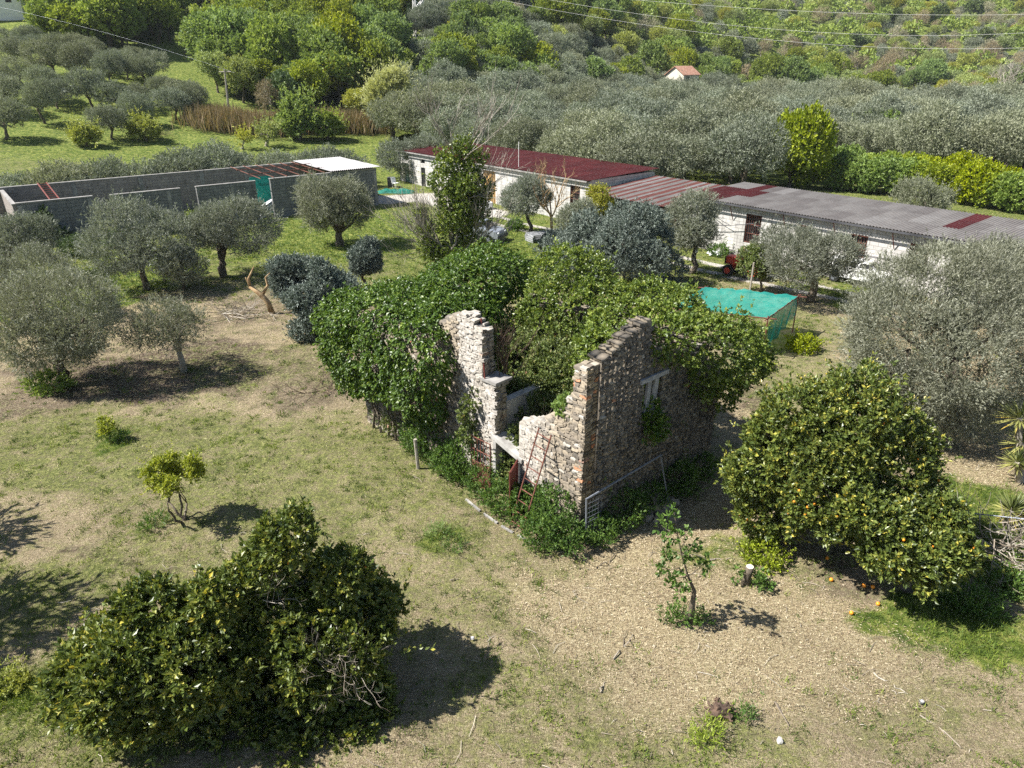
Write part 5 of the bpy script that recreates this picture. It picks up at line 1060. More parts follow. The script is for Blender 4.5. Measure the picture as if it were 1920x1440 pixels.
yucca(yb, [(c1[0], c1[1], c1[2], .72), (c1[0] + .2, c1[1] - .2, c1[2] - .75, .6), (c2_[0], c2_[1], c2_[2], .5)], 'tall many headed yucca at the right edge', 120)
yb = G(1887, 985); yucca(yb, [(0, 0, .45, .55), (.65, -.1, .5, .6)], 'low yellow green yucca in front of the tall one', 121)
tw = empty('wire_fence', G(1787, 995), 0, 'short wire fence with a dark iron post at the right', 'fence'); w0 = np.array(tw.location)
MB().tube([[0, 0, -.05], [.03, 0, .62]], .022, 5).build('post', M['pipe_black'], tw); e_ = at(1960, 1000, 14.6) - w0
MB().tube([[.03, 0, .6], e_ + [0, 0, .35]], .016, 5).build('rail', M['galv'], tw)

# ------------------------------------------------------------------ vehicles and clutter by the barns
def bevel(o, w_=.03, seg=2):
    b = o.modifiers.new('bevel', 'BEVEL'); b.width = w_; b.segments = seg; b.limit_method = 'ANGLE'; return o
def wheel(parent, x, y, z, r, w_, name='wheel', rim='galv'):
    mb = MB(); mb.tube([(x, y - w_ / 2, z), (x, y - w_ * .3, z), (x, y + w_ * .3, z), (x, y + w_ / 2, z)], [r * .9, r, r, r * .9], 16)
    t_ = mb.build(name, M['tyre'], parent, smooth=False); MB().tube([(x, y - w_ * .54, z), (x, y + w_ * .54, z)], r * .55, 12).build('rim', M[rim], t_); return t_
def car(name, loc_, rz, paint, label, L=3.7, Wd=1.55, H=1.4, van=False):
    t = empty(name, loc_, rz, label, 'car'); hw = Wd / 2
    prof = [(-L / 2, .35), (-L / 2, .78), (-L * .46, .92), (-L * .40, H - .05), (-L * .05, H), (L * .12, H - .04), (L * .27, .93), (L * .46, .80), (L / 2, .62), (L / 2, .35)]
    n = len(prof); V = [(x_, s_ * (hw if z_ < .95 else hw * .84), z_) for s_ in (-1, 1) for x_, z_ in prof]; mb = MB()
    Q = [(i, i + 1, n + i + 1, n + i) for i in range(n - 1)] + [(n - 1, 0, n, 2 * n - 1)]; mb.add(V, Q)
    cap = [(0, 1, 2, 9), (2, 7, 8, 9), (2, 6, 7, 7), (2, 3, 5, 6), (3, 4, 5, 5)]
    T = []; Qc = []
    for f_ in cap:
        f_ = list(dict.fromkeys(f_)); (Qc if len(f_) == 4 else T).append(f_)
    mb.add(V, Qc + [[n + i for i in f_[::-1]] for f_ in Qc], T + [[n + i for i in f_[::-1]] for f_ in T])
    bevel(mb.build('body', M[paint], t), .05)
    for nm_, pts_ in (('windscreen', [(L * .25, -.6, .98), (L * .25, .6, .98), (L * .135, .55, H - .09), (L * .135, -.55, H - .09)]), ('rear_window', [(-L * .455, -.55, .96), (-L * .455, .55, .96), (-L * .41, .5, H - .12), (-L * .41, -.5, H - .12)])):
        d_ = np.array([.03 if nm_ == 'windscreen' else -.03, 0, .02]); P_ = np.array(pts_) + d_; MB().add(np.concatenate([P_, P_ - d_ * .5]), [(0, 1, 2, 3), (7, 6, 5, 4)]).build(nm_, M['glass_and_painted_dark'], t)
    for s_ in (-1, 1):
        for a, b_ in ((-L * .36, -L * .03), (0.0, L * .20)):
            y_ = s_ * (hw * .92 + .02); MB().hexa([(x_, y_ + q_ * .02 * s_ - (z_ - 1) * .25 * s_, z_) for z_ in (.98, H - .12) for q_ in (0, 1) for x_ in ((a, b_) if z_ < 1.1 else (a + .05, b_ - .1))]).build('side_window', M['glass_and_painted_dark'], t)
        for x_ in (-L * .31, L * .31): wheel(t, x_, s_ * (hw - .06), .3, .3, .2)
        MB().sphere([L / 2 - .06, s_ * hw * .68, .66], [.08, .15, .09], 8, 6).build('headlight', M['white_paint'], t, smooth=True)
    MB().box(L / 2 + .0, L / 2 + .09, -hw * .9, hw * .9, .34, .5).build('bumper', M['pipe_black'], t)
    return t
car('parked_car', GT(898, 450), math.radians(-25), 'car_paint', 'dusty grey derelict car standing in the grass behind the tall leafy tree')
car('parked_car', GT(1612, 532), frame_dir(u3) + .1, 'white_car', 'white car half hidden behind the spreading olive at the barn wall', L=3.9)
tr = empty('tractor', GT(1402, 520), math.radians(140), 'small red tractor parked behind the vine by the barn wall', 'tractor')
bevel(MB().box(.1, 1.35, -.28, .28, .62, 1.12).build('bonnet', M['tractor_red'], tr), .06); MB().box(1.37, 1.42, -.25, .25, .6, 1.05).build('grille', M['pipe_black'], tr)
MB().box(-.75, .1, -.22, .22, .45, .75).build('chassis', M['pipe_black'], tr); bevel(MB().box(-.72, -.28, -.24, .24, .85, .95).box(-.78, -.70, -.24, .24, .95, 1.25).build('seat', M['pipe_black'], tr), .03)
for s_ in (-1, 1):
    wheel(tr, -.5, s_ * .62, .62, .62, .34, rim='tractor_red'); wheel(tr, 1.05, s_ * .52, .34, .34, .22, rim='tractor_red')
    bevel(MB().box(-.95, -.05, s_ * .62 - .2, s_ * .62 + .2, 1.27, 1.32).build('mudguard', M['tractor_red'], tr), .02)
MB().tube([(-.1, 0, 1.0), (-.25, 0, 1.3)], .02, 5).build('steering_column', M['pipe_black'], tr)
MB().tube([(.7, .18, 1.1), (.7, .18, 1.6)], .03, 6).build('exhaust', M['rust'], tr)
rr = np.random.RandomState(130)
t = empty('pallet_stack', GT(1010, 452), .5, 'low stack of weathered boards and pallets beside the bare orange barked tree', 'pallets')
for i in range(4):
    mb = MB(); z_ = i * .14; ang = rr.normal() * .06
    for y_ in np.linspace(-.5, .5, 6): mb.box(-.75 + ang, .75 + ang, y_ - .05, y_ + .05, z_ + .1, z_ + .125)
    for x_ in (-.7, 0, .7): mb.box(x_ - .05 + ang, x_ + .05 + ang, -.54, .54, z_, z_ + .098)
    mb.build('pallet', M['grey_wood'], t)
def box_thing(name, px, py, sz, mat, label, cat, rz=0, z=0):
    o = bevel(MB().box(-sz[0] / 2, sz[0] / 2, -sz[1] / 2, sz[1] / 2, 0, sz[2]).build(name, M[mat]), .02); p_ = GT(px, py); o.location = (p_[0], p_[1], p_[2] + z); o.rotation_euler = (0, 0, rz); return tag(o, label, cat)
box_thing('water_tank', 912, 392, (.9, .9, .55), 'white_paint', 'white water tank at the foot of the slatted barn door', 'tank', .3)
t = empty('garden_chair', GT(742, 352), .8, 'white plastic garden chair at the left end of the red roofed barn', 'chair')
MB().box(-.25, .25, -.25, .25, .42, .46).build('seat', M['white_paint'], t); MB().hexa([(x_, y_ + (.12 if z_ > .6 else 0), z_) for z_ in (.46, .95) for y_ in (.22, .26) for x_ in (-.25, .25)]).build('backrest', M['white_paint'], t)
for x_ in (-.22, .22):
    for y_ in (-.22, .22): MB().tube([(x_, y_, 0), (x_ * .95, y_ * .95, .42)], .02, 5).build('leg', M['white_paint'], t)
t = box_thing('black_barrel', 733, 350, (.55, .55, .9), 'pipe_black', 'black plastic bin beside the white garden chair', 'bin')
def net_heap(px, py, rx, ry, h, mat, label, name='ground_net', seed=0):
    rr = np.random.RandomState(seed); b = GT(px, py); uu, vv = np.meshgrid(np.linspace(-1, 1, 26), np.linspace(-1, 1, 18)); rim = np.clip(1.1 - (uu ** 4 + vv ** 4), 0, 1)
    z_ = .04 + h * rim * (.45 + .3 * np.sin(uu * 7 + seed) * np.cos(vv * 5) + .25 * rr.rand(*uu.shape)); P_ = np.stack([uu * rx * (1 + .1 * np.sin(vv * 4)), vv * ry * (1 + .12 * np.sin(uu * 5)), z_], -1)
    i_ = np.arange(17)[:, None] * 26 + np.arange(25)[None]; o = MB().add(P_.reshape(-1, 3), np.stack([i_, i_ + 1, i_ + 27, i_ + 26], -1).reshape(-1, 4)).build(name, M[mat]); o.location = tuple(b); return tag(o, label, 'net')
net_heap(742, 362, 1.7, .8, .35, 'net_dark', 'crumpled dark green net on the ground before the barn doors', seed=2)
net_heap(1340, 478, .45, .35, .25, 'white_paint', 'white scrap sheeting on the grass under the lean-to corner', name='scrap_sheet', seed=4)

# ------------------------------------------------------------------ shared tree models for the grove, the rows and the slopes
def model_tree(name, mat, seed, r=(3, 3, 2.3), h=5.2, nl=16, rl=.42, n=1400, k=6, L=.3, Wd=.11, tl=.4, bark='bark', trunk=True, shell=.45, wu=.4, wn=.6, r0=.22, parts=False, low=-.5, bare_n=0, stems=1, spread=.8):
    """a tree about h metres tall; one mesh when it is only ever seen small"""
    rr = np.random.RandomState(seed); c = np.array([0, 0, h - r[2]]); lob = auto_lobes(c, r, nl, rl, rr, low=low)
    mb = MB(); P, nr, _ = shell_points(lob, n, rr, shell, .85, rag=1.6, gap=.1); sprigs(mb, P, nr, rr, k, tl, L, Wd, wn=wn, wu=wu, wr=.55, spread=spread, nmix=.5)
    wb = mb if not parts else MB()
    if not parts:
        wood_m = 1
        class Sub:
            def tube(s, *a_, **k_): k_['m'] = 1; return mb.tube(*a_, **k_)
        wb = Sub()
    wood(wb, [0, 0, 0], lob, r0, rr, .4, 5, stems=stems, twigs=1 if bare_n else 0)
    for i in range(bare_n): bare(wb, lob[rr.randint(len(lob)), :3], rnd_unit(1, rr)[0] + [0, 0, .8], 1.3, .03, 1, rr)
    if parts:
        root = empty(name); mb.build('crown', M[mat], root); wb.build('trunk', M[bark], root, smooth=True); return root
    return mb.build(name, [M[mat], M[bark]])
used = {}
def place(model, p, rz, sc, label, cat, group):
    o = model if model.name not in used else copy_tree(model)
    used[model.name] = 1
    o.location = tuple(float(c_) for c_ in p); o.rotation_euler = (0, 0, rz); o.scale = (sc * (1), sc, sc) if np.isscalar(sc) else sc
    return tag(o, label, cat, group)
rr = np.random.RandomState(200)
olive_p = [model_tree('olive_tree', 'olive_far', 210 + i, r=(2.7, 2.5, 1.9), h=4.4, nl=19, rl=.34, n=2600, k=8, L=.16, Wd=.05, tl=.4, parts=True, r0=.16, shell=.6) for i in range(3)]
# row behind the block shed
for i, (px, py, w_) in enumerate([(20, 372, 1.0), (75, 362, 1.05), (130, 352, 1.1), (185, 345, 1.0), (240, 338, 1.05), (295, 331, 1.1), (350, 325, 1.05), (405, 318, 1.0), (455, 312, 1.0), (500, 306, .9), (615, 306, 1.0), (655, 304, 1.05), (700, 300, 1.0), (50, 330, .9)]):
    p_ = G(px, py + 2); p_ = p_ - A1 * 0; p_ = p_ + n1 * np.clip(D1 + 3.2 - (p_ - A1) @ n1, -99, 99); p_[2] = -.5; place(olive_p[i % 3], p_, rr.rand() * 6.28, w_ * (.98 + .12 * rr.rand()), 'silvery olive tree in the row behind the block shed and the barn end', 'olive tree', 'olives in the row behind the block shed')
# slope at the left
hill_ol = [(20, 215, 1.0), (85, 232, 1.05), (45, 165, 1.1), (30, 128, 1.0), (60, 118, 1.0), (100, 145, 1.1), (95, 190, 1.0), (135, 150, 1.0), (108, 205, .8), (175, 205, 1.0), (160, 155, 1.1), (190, 140, 1.0), (150, 112, .9), (215, 165, 1.0), (222, 212, .9), (240, 150, 1.0), (270, 165, 1.0), (285, 150, 1.1), (210, 262, .9),
           (262, 235, .8), (272, 205, .9), (330, 225, 1.0), (365, 222, 1.0), (345, 200, 1.0), (310, 190, .9), (60, 95, .9), (20, 95, .9), (110, 110, .9), (12, 262, 1.0), (255, 120, .8), (225, 128, .8), (5, 190, 1.), (180, 120, .9)]
for i, (px, py, w_) in enumerate(hill_ol):
    place(olive_p[(i + 1) % 3], GT(px, py), rr.rand() * 6.28, (w_ * (.75 + .4 * rr.rand()), w_ * (.75 + .4 * rr.rand()), w_ * (.75 + .35 * rr.rand())), 'grey olive tree on the grassy slope at the upper left', 'olive tree', 'olives on the left slope')
# the olive grove behind the barns
olive_g = [model_tree('grove_olive', 'olive_far', 230 + i, r=(3.7, 3.5, 2.7), h=5.8 + .4 * (i % 2), nl=24, rl=.32, n=4200, k=6, L=.22, Wd=.075, tl=.55, r0=.2, low=-.2, shell=.55) for i in range(4)]
def sc_side(A, u, p_): d_ = p_ - A; return u[0] * d_[1] - u[1] * d_[0]
ng = 0; sp = 6.4
cand = []
for a_ in range(-14, 60):
    for b_ in range(0, 60):
        p_ = A2 + u2 * (a_ * sp - 30) + n2 * (b_ * sp * .92 + 13.5) + np.array([rr.normal() * .9, rr.normal() * .9, 0])
        px, py = proj(p_[0], p_[1], 0)
        if p_[1] < 50 or px > 2050: continue
        top = np.interp(px, [760, 800, 900, 1010, 1300, 1600, 1700, 1920], [236, 214, 206, 200, 200, 206, 226, 226])
        left = np.interp(py, [190, 240, 300], [800, 760, 700])
        if py < top or px < left or (px < 800 and py < 256): continue
        if (p_ - A3) @ n3 < np.interp(px, [1290, 1400, 1440, 1600], [12, 16, 33, 38]) and px > 1290: continue
        if (p_ - A2) @ n2 < 11.5: continue
        cand.append((p_[1], p_))
cand.sort(key=lambda q_: q_[0])
for i, (_, p_) in enumerate(cand[:299]):
    p_[2] = hgt(p_[0], p_[1]); s_ = .86 + .3 * rr.rand(); place(olive_g[i % 4], p_, rr.rand() * 6.28, (s_, s_, s_ * (.9 + .2 * rr.rand())), 'grey green olive tree in the dense grove behind the barns', 'olive tree', 'olives in the grove behind the barns')
print('grove', len(cand))

# bright hedge and green trees behind the long barn
hm = [model_tree('citrus_hedge_tree', 'hedge', 250 + i, r=(1.9, 1.8, 1.5), h=2.9, nl=14, rl=.42, n=2300, k=6, L=.17, Wd=.10, tl=.2, r0=.1, low=-.9) for i in range(3)]
hp = [(1555, 352), (1590, 355), (1625, 358), (1660, 362), (1700, 366), (1740, 371), (1785, 376), (1825, 382), (1865, 388), (1905, 394), (1570, 338), (1640, 345), (1715, 352), (1790, 360), (1870, 368), (1920, 372), (1950, 400), (1750, 362)]
for i, (px, py) in enumerate(hp):
    p_ = G(px, py + 2); place(hm[i % 3], p_, rr.rand() * 6.28, .95 + .25 * rr.rand(), 'bright yellow green citrus tree in the hedge behind the long barn', 'citrus tree', 'bright hedge trees behind the long barn')
for px, py, s_, lab in ((1480, 352, 1.75, 'big bright green leafy tree rising behind the long barn roof'), (1560, 300, 1.35, 'green leafy tree standing among the grove olives left of centre right'), (1632, 298, 1.5, 'green leafy tree in a gap of the grove above the bright hedge'), (1500, 322, 1.2, 'darker green tree behind the big bright green one'), (945, 255, 1.3, 'single bright green bush among the olives behind the red roof'), (1765, 262, 1.0, 'small green tree deep in the right part of the grove')):
    p_ = G(px, py); p_[2] = hgt(p_[0], p_[1]); place(hm[int(px) % 3], p_, rr.rand() * 6, (s_, s_, s_ * 1.35), lab, 'tree', None)
t_ = tree('olive_tree', G(1745, 402), (1745, 378, 62, 26), 'low grey olive in front of the bright hedge behind the long barn', 'olive tree', mat='olive_far', seed=270, n=4000, k=8, L=.14, Wd=.045, r0=.12, **{k_: v_ for k_, v_ in OK_.items()})
# orchard and pale willow at the foot of the slope
tree('willow_tree', (735, 258), (740, 200, 46, 62), 'pale yellow green willow like tree at the edge of the grove', 'tree', mat='willow', seed=280, n=6000, k=7, L=.42, Wd=.10, tl=.6, nl=20, rl=.34, r0=.25, wn=.4, wu=.7, wr=.4, spread=.5)
tree('orchard_tree', (562, 262), (562, 218, 34, 34), 'round bright green tree on the grass before the reeds', 'tree', mat='spring', seed=281, n=2600, k=6, L=.32, Wd=.18, nl=12, r0=.3, bark='bark')
tree('orchard_tree', (614, 262), (614, 234, 26, 20), 'small round brownish green tree right of the bright green one', 'tree', mat='spring', seed=282, n=1300, k=6, L=.28, Wd=.14, nl=10, r0=.16)
tree('orchard_tree', (500, 275), (500, 250, 26, 16), 'pale pruned fruit tree on the lower grass slope', 'fruit tree', mat='spring_yellow', seed=283, n=260, k=5, L=.2, Wd=.12, nl=10, r0=.2, bark='pale_bark', twigs=3, low=-.2)
tree('orchard_tree', (453, 280), (455, 256, 18, 16), 'thin sapling left of the pale pruned fruit tree', 'fruit tree', mat='spring_yellow', seed=284, n=120, k=5, L=.2, Wd=.12, nl=7, r0=.1, bark='pale_bark')
tree('orchard_tree', (163, 275), (160, 252, 24, 18), 'bright yellow green bush low on the left slope', 'bush', mat='spring_yellow', seed=285, n=700, k=5, L=.26, Wd=.14, nl=10, r0=.1)
tree('orchard_tree', (275, 265), (270, 246, 28, 18), 'bright green bush beside the brush heap on the left slope', 'bush', mat='spring_yellow', seed=286, n=900, k=5, L=.26, Wd=.14, nl=10, r0=.1)
mb = MB(); rr = np.random.RandomState(290)
def strip(mb, pts, n, w_, hh, rr, a0, a1, L=1.0):
    P_ = [GT(*p_) for p_ in pts]; k_ = rr.randint(len(P_) - 1, size=n); t_ = rr.rand(n)[:, None]; A_ = np.array(P_); X = A_[k_] * (1 - t_) + A_[k_ + 1] * t_; X[:, :2] += rr.normal(size=(n, 2)) * w_; X[:, 2] = hgt(X[:, 0], X[:, 1])
    ax = unit(np.stack([rr.normal(size=n) * .2, rr.normal(size=n) * .2, np.ones(n)], -1)); put_leaves(mb, X, ax, unit(rr.normal(size=(n, 3))), hh * (.6 + .6 * rr.rand(n)), .16, a0 + (a1 - a0) * rr.rand(n))
strip(mb, [(385, 238), (420, 236), (470, 250), (530, 247), (590, 243), (650, 243), (700, 247)], 7000, 1.5, 2.4, rr, 0, 1)
tag(mb.build('reed_bed', M['reed']), 'strip of tall dry brown reeds along the foot of the slope', 'reeds', kind='stuff')
# green net fence loop in the orchard
t = empty('net_fence', G(590, 285), 0, 'low green net fence looped round a vegetable plot in the orchard', 'fence'); b0 = np.array(t.location); loop = [(522, 275), (560, 270), (605, 268), (655, 265), (660, 278), (625, 296), (585, 292), (552, 282)]
P_ = [G(*q_) - b0 for q_ in loop]
for i, (a, b_) in enumerate(zip(P_, P_[1:] + P_[:1])):
    MB().tube([a, a + [0, 0, 1.2]], .04, 4).build('stake', M['bark'], t)
    if i != 6: MB().hexa([q_ + Z3 * z_ + s_ * np.cross(unit(b_ - a), Z3) for z_ in (.02, 1.0) for s_ in (-.01, .01) for q_ in (a, b_)]).build('net', M['net'], t)

# ------------------------------------------------------------------ the wooded slope
wd = {}
wd['oak'] = [model_tree('oak_tree', 'spring', 300 + i, r=(3.8, 3.6, 3.6), h=8.5, nl=26, rl=.30, n=2000, k=5, L=.36, Wd=.22, tl=.6, r0=.22, low=-.7, shell=.6) for i in range(4)]
wd['yel'] = [model_tree('young_oak', 'spring_yellow', 310 + i, r=(3.0, 2.9, 3.1), h=7.0, nl=22, rl=.30, n=1300, k=5, L=.30, Wd=.17, tl=.6, r0=.18, low=-.7, shell=.7) for i in range(2)]
wd['gry'] = [model_tree('wild_olive', 'olive_far', 320 + i, r=(2.9, 2.8, 2.2), h=4.6, nl=18, rl=.34, n=1300, k=5, L=.30, Wd=.11, tl=.5, r0=.16, low=-.6, shell=.5) for i in range(3)]
wd['brn'] = [model_tree('budding_tree', 'russet', 330 + i, r=(3.0, 2.9, 3.0), h=6.6, nl=16, rl=.34, n=800, k=5, L=.42, Wd=.08, tl=.6, bark='pale_bark', r0=.18, low=-.7, shell=.8, bare_n=14) for i in range(2)]
wd['drk'] = [model_tree('evergreen_tree', 'dark_green', 340 + i, r=(3.0, 2.9, 3.0), h=6.2, nl=16, rl=.36, n=750, k=5, L=.5, Wd=.28, tl=.5, r0=.2, low=-.8) for i in range(2)]
LAB = {'oak': ('bright green leafy oak', 'oak tree'), 'yel': ('pale yellow green young tree', 'tree'), 'gry': ('grey wild olive', 'olive tree'), 'brn': ('brownish budding tree', 'tree'), 'drk': ('dark evergreen tree', 'tree')}
def vn(x, y, s_, o_): return .5 + .25 * (np.sin(x * s_ + o_ + 2 * np.sin(y * s_ * .7 + o_)) + np.sin(y * s_ * 1.3 - o_ + 1.5 * np.cos(x * s_ * .9)))
def zone(px): return 'above the left slope' if px < 420 else 'above the reeds' if px < 700 else 'on the centre left slope above the grove' if px < 1100 else 'on the centre right slope above the grove' if px < 1500 else 'on the far slope at the upper right'
rr = np.random.RandomState(350); pts = []
row = 0; y_ = 88.0
while y_ < 620:
    step = 4.1 + .012 * (y_ - 88); x_ = -.86 * y_ - 10 + rr.rand() * step
    while x_ < .86 * y_ + 10:
        q = (x_ + rr.normal() * step * .28, y_ + rr.normal() * step * .28); pts.append(q); x_ += step
    y_ += step * .92
cnt = {k_: [] for k_ in wd}
for x_, y_ in pts:
    z_ = float(hgt(x_, y_)); px, py = proj(x_, y_, z_)
    if not (-60 < px < 1980) or py > 262: continue
    if py < -95: continue
    foot = np.interp(x_ / y_, _A, _FOOT)
    lim = np.interp(px, [0, 90, 380, 400, 470, 700, 740, 800, 1000, 1300, 1600, 1700, 1920], [88, 90, 112, 170, 222, 232, 226, 200, 192, 188, 192, 205, 205])
    if py > lim: continue
    low = 1.0
    if 738 < px < 836 and 60 < py < 142:
        if py < 96 or rr.rand() < .35: continue
        low = .5
    if px < 75 and py < 96: continue
    if 742 < px < 832 and 142 <= py < 205: low = .62
    if 506 < px < 540 and 68 < py < 118: continue
    if 690 < px < 800 and py > 222: continue
    if 335 < px < 440 and 55 < py < 128:
        if py < 84 or rr.rand() < .3: continue
        low = .6
    q1_, q2_, q3_ = vn(x_, y_, .045, 1.0), vn(x_, y_, .11, 4.0), rr.rand()
    if px < 420 and 28 < py < 75 and 330 < px: continue                     # clearing
    if px < 300 and py < 25: continue
    if 60 < px < 330 and py < 40 and q2_ < .5: continue
    if 640 < px < 790 and py < 70 and q2_ < .42: continue
    if 1680 < px < 1760 and 175 < py: continue
    if q3_ < .05: continue
    kind = 'oak'
    if px < 800:
        kind = 'oak' if q1_ + .3 * q3_ > .45 else ('yel' if q3_ < .5 else 'drk' if q3_ < .62 else 'brn' if q3_ < .8 else 'gry')
        if py < 60 and px > 420 and q2_ > .55: kind = 'brn' if rr.rand() < .5 else 'yel'
        if px > 660 and 30 < py < 80: kind = 'gry' if rr.rand() < .6 else 'oak'
    elif px < 1240:
        if 25 < py < 70 and px < 1010: kind = 'gry' if rr.rand() < .75 else 'brn'
        elif 95 < py < 175 and px > 960: kind = 'gry' if rr.rand() < .8 else 'yel'
        else: kind = 'oak' if q1_ + .35 * q3_ > .5 else 'yel' if q3_ < .45 else 'gry' if q3_ < .7 else 'brn' if q3_ < .9 else 'drk'
    else:
        if py > 165: kind = ['oak', 'yel', 'brn'][rr.choice(3, p=[.5, .3, .2])] if px < 1600 else ['brn', 'yel', 'oak'][rr.choice(3, p=[.5, .35, .15])]
        elif px > 1500 or q1_ < .48: kind = ['gry', 'brn', 'oak', 'yel', 'drk'][rr.choice(5, p=[.32, .14, .28, .20, .06])]
        else: kind = ['oak', 'yel', 'gry', 'brn', 'drk'][rr.choice(5, p=[.5, .2, .16, .08, .06])]
    if low < 1 and py < 142: kind = 'gry' if rr.rand() < .6 else 'yel'
    cnt[kind].append((y_, x_, z_, px, low))
far = MB()
for kd, L_ in cnt.items():
    L_.sort(); print(kd, len(L_))
    near_, rest = L_[:298], L_[298:]
    for i, (y_, x_, z_, px, low) in enumerate(near_):
        s_ = (.62 + .55 * rr.rand() + .08 * (kd == 'oak')) * low; zn = zone(px)
        place(wd[kd][i % len(wd[kd])], (x_, y_, z_ - .1), rr.rand() * 6.28, (s_, s_, s_ * (.85 + .3 * rr.rand())), LAB[kd][0] + ' ' + zn, LAB[kd][1], LAB[kd][1] + 's ' + zn + (' (' + kd_name + ')' if (kd_name := {'oak': 'bright', 'yel': 'pale', 'gry': 'grey', 'brn': 'brown', 'drk': 'dark'}[kd]) else ''))
    if rest:
        mb = MB(); A_ = np.array(rest); nl_ = 46
        for y_, x_, z_, px, low in rest:
            s_ = (.8 + .5 * rr.rand()); R_ = np.array([3.3, 3.3, 2.9]) * s_; c_ = np.array([x_, y_, z_ + 2.6 * s_]); d_ = rnd_unit(nl_ * 3, rr); d_[:, 2] = np.abs(d_[:, 2]) * 1.1 - .15
            P = c_ + d_ * R_ * (.72 + .3 * rr.rand(len(d_), 1)) * (1 + .25 * np.sin(d_[:, :1] * 5 + x_) * np.sin(d_[:, 1:2] * 4)); ax = unit(rnd_unit(len(d_), rr) + d_ * .4 + [0, 0, .3]); put_leaves(mb, P, ax, unit(d_ + .6 * rnd_unit(len(d_), rr)), 1.1, .75, rr.rand(len(d_)) * .5 + .4 * rr.rand())
        mk = {'oak': 'spring', 'yel': 'spring_yellow', 'gry': 'olive_far', 'brn': 'russet', 'drk': 'dark_green'}[kd]
        tag(mb.build('distant_wood', M[mk]), 'far off ' + {'oak': 'bright green', 'yel': 'yellow green', 'gry': 'grey green', 'brn': 'brownish', 'drk': 'dark green'}[kd] + ' woodland high on the slope', 'wood', kind='stuff')
# anything not placed sits unused: remove models never used
for L_ in list(wd.values()) + [olive_p, olive_g, hm]:
    for m_ in L_:
        if m_.name not in used:
            for ch in list(m_.children): bpy.data.objects.remove(ch)
            bpy.data.objects.remove(m_)
# bare grey tree at right
bare_tree('bare_tree', (1880, 200), (1885, 118), 'large leafless pale tree at the right edge above the grove', 'bare tree', 'pale_bark', 360, r=.3, depth=5, n=6, kids=3, stem=.25)
# cypresses, pylon, pole, wires, houses
for i, (px, py, ty, lab) in enumerate([(769, 66, 16, 'slim dark cypress left of the other beside the pylon'), (779, 65, 12, 'slim dark cypress nearest to the pylon')]):
    b = GT(px, py); tp = at(px, ty, b[1]); H_ = tp[2] - b[2]; t = empty('cypress', b, 0, lab, 'cypress', 'cypresses beside the pylon'); rq = np.random.RandomState(370 + i); n = 1500; u_ = rq.rand(n); rad = .9 * np.sin(np.clip(u_ * 3.3 + .15, 0, 3.14)) ** .7 * (1 - u_ * .5); th = rq.rand(n) * 6.28
    P = np.stack([rad * np.cos(th), rad * np.sin(th), .3 + u_ * H_], -1); mb = MB(); put_leaves(mb, P, unit(np.stack([np.cos(th) * .3, np.sin(th) * .3, np.ones(n)], -1)), unit(np.stack([np.cos(th), np.sin(th), .3 * rq.rand(n)], -1)), .7, .3, rq.rand(n) * .5); mb.build('crown', M['dark_green'], t); MB().tube([[0, 0, -.2], [0, 0, 1.5]], .15, 6).build('trunk', M['bark'], t)
b = GT(787, 72); t = empty('pylon', b, .4, 'tall lattice steel pylon beside the two dark cypresses', 'pylon'); Hh = 24.0; mb = MB(); w_ = lambda z_: 1.05 * (1 - z_ / Hh * .75)
for sx, sy in ((-1, -1), (1, -1), (1, 1), (-1, 1)): mb.tube([[sx * w_(0), sy * w_(0), -.5], [sx * w_(Hh), sy * w_(Hh), Hh]], .13, 4)
mb.build('leg_frame', M['wire'], t); mb = MB(); nz_ = 14
for i in range(nz_):
    z0_, z1_ = Hh * i / nz_, Hh * (i + 1) / nz_; cs = [(-1, -1), (1, -1), (1, 1), (-1, 1)]
    for j in range(4):
        a, b_ = cs[j], cs[(j + 1) % 4]; mb.tube([[a[0] * w_(z0_), a[1] * w_(z0_), z0_], [b_[0] * w_(z1_), b_[1] * w_(z1_), z1_]], .075, 3); mb.tube([[b_[0] * w_(z0_), b_[1] * w_(z0_), z0_], [a[0] * w_(z1_), a[1] * w_(z1_), z1_]], .075, 3)
mb.build('bracing', M['wire'], t); MB().tube([[-3, 0, Hh - 1], [3, 0, Hh - 1]], .12, 4).build('cross_arm', M['galv'], t)
b = GT(430, 216); tp = at(421, 130, b[1]); t = empty('utility_pole', b, 0, 'leaning wooden utility pole above the dry reeds at the upper left', 'utility pole')
MB().tube([[0, 0, -.2], list(tp - b)], [.16, .10], 7).build('pole', M['pale_bark'], t); MB().tube([list(tp - b + [-.8, 0, -.3]), list(tp - b + [.8, 0, -.3])], .06, 4).build('cross_arm', M['pale_bark'], t)
polet = tp
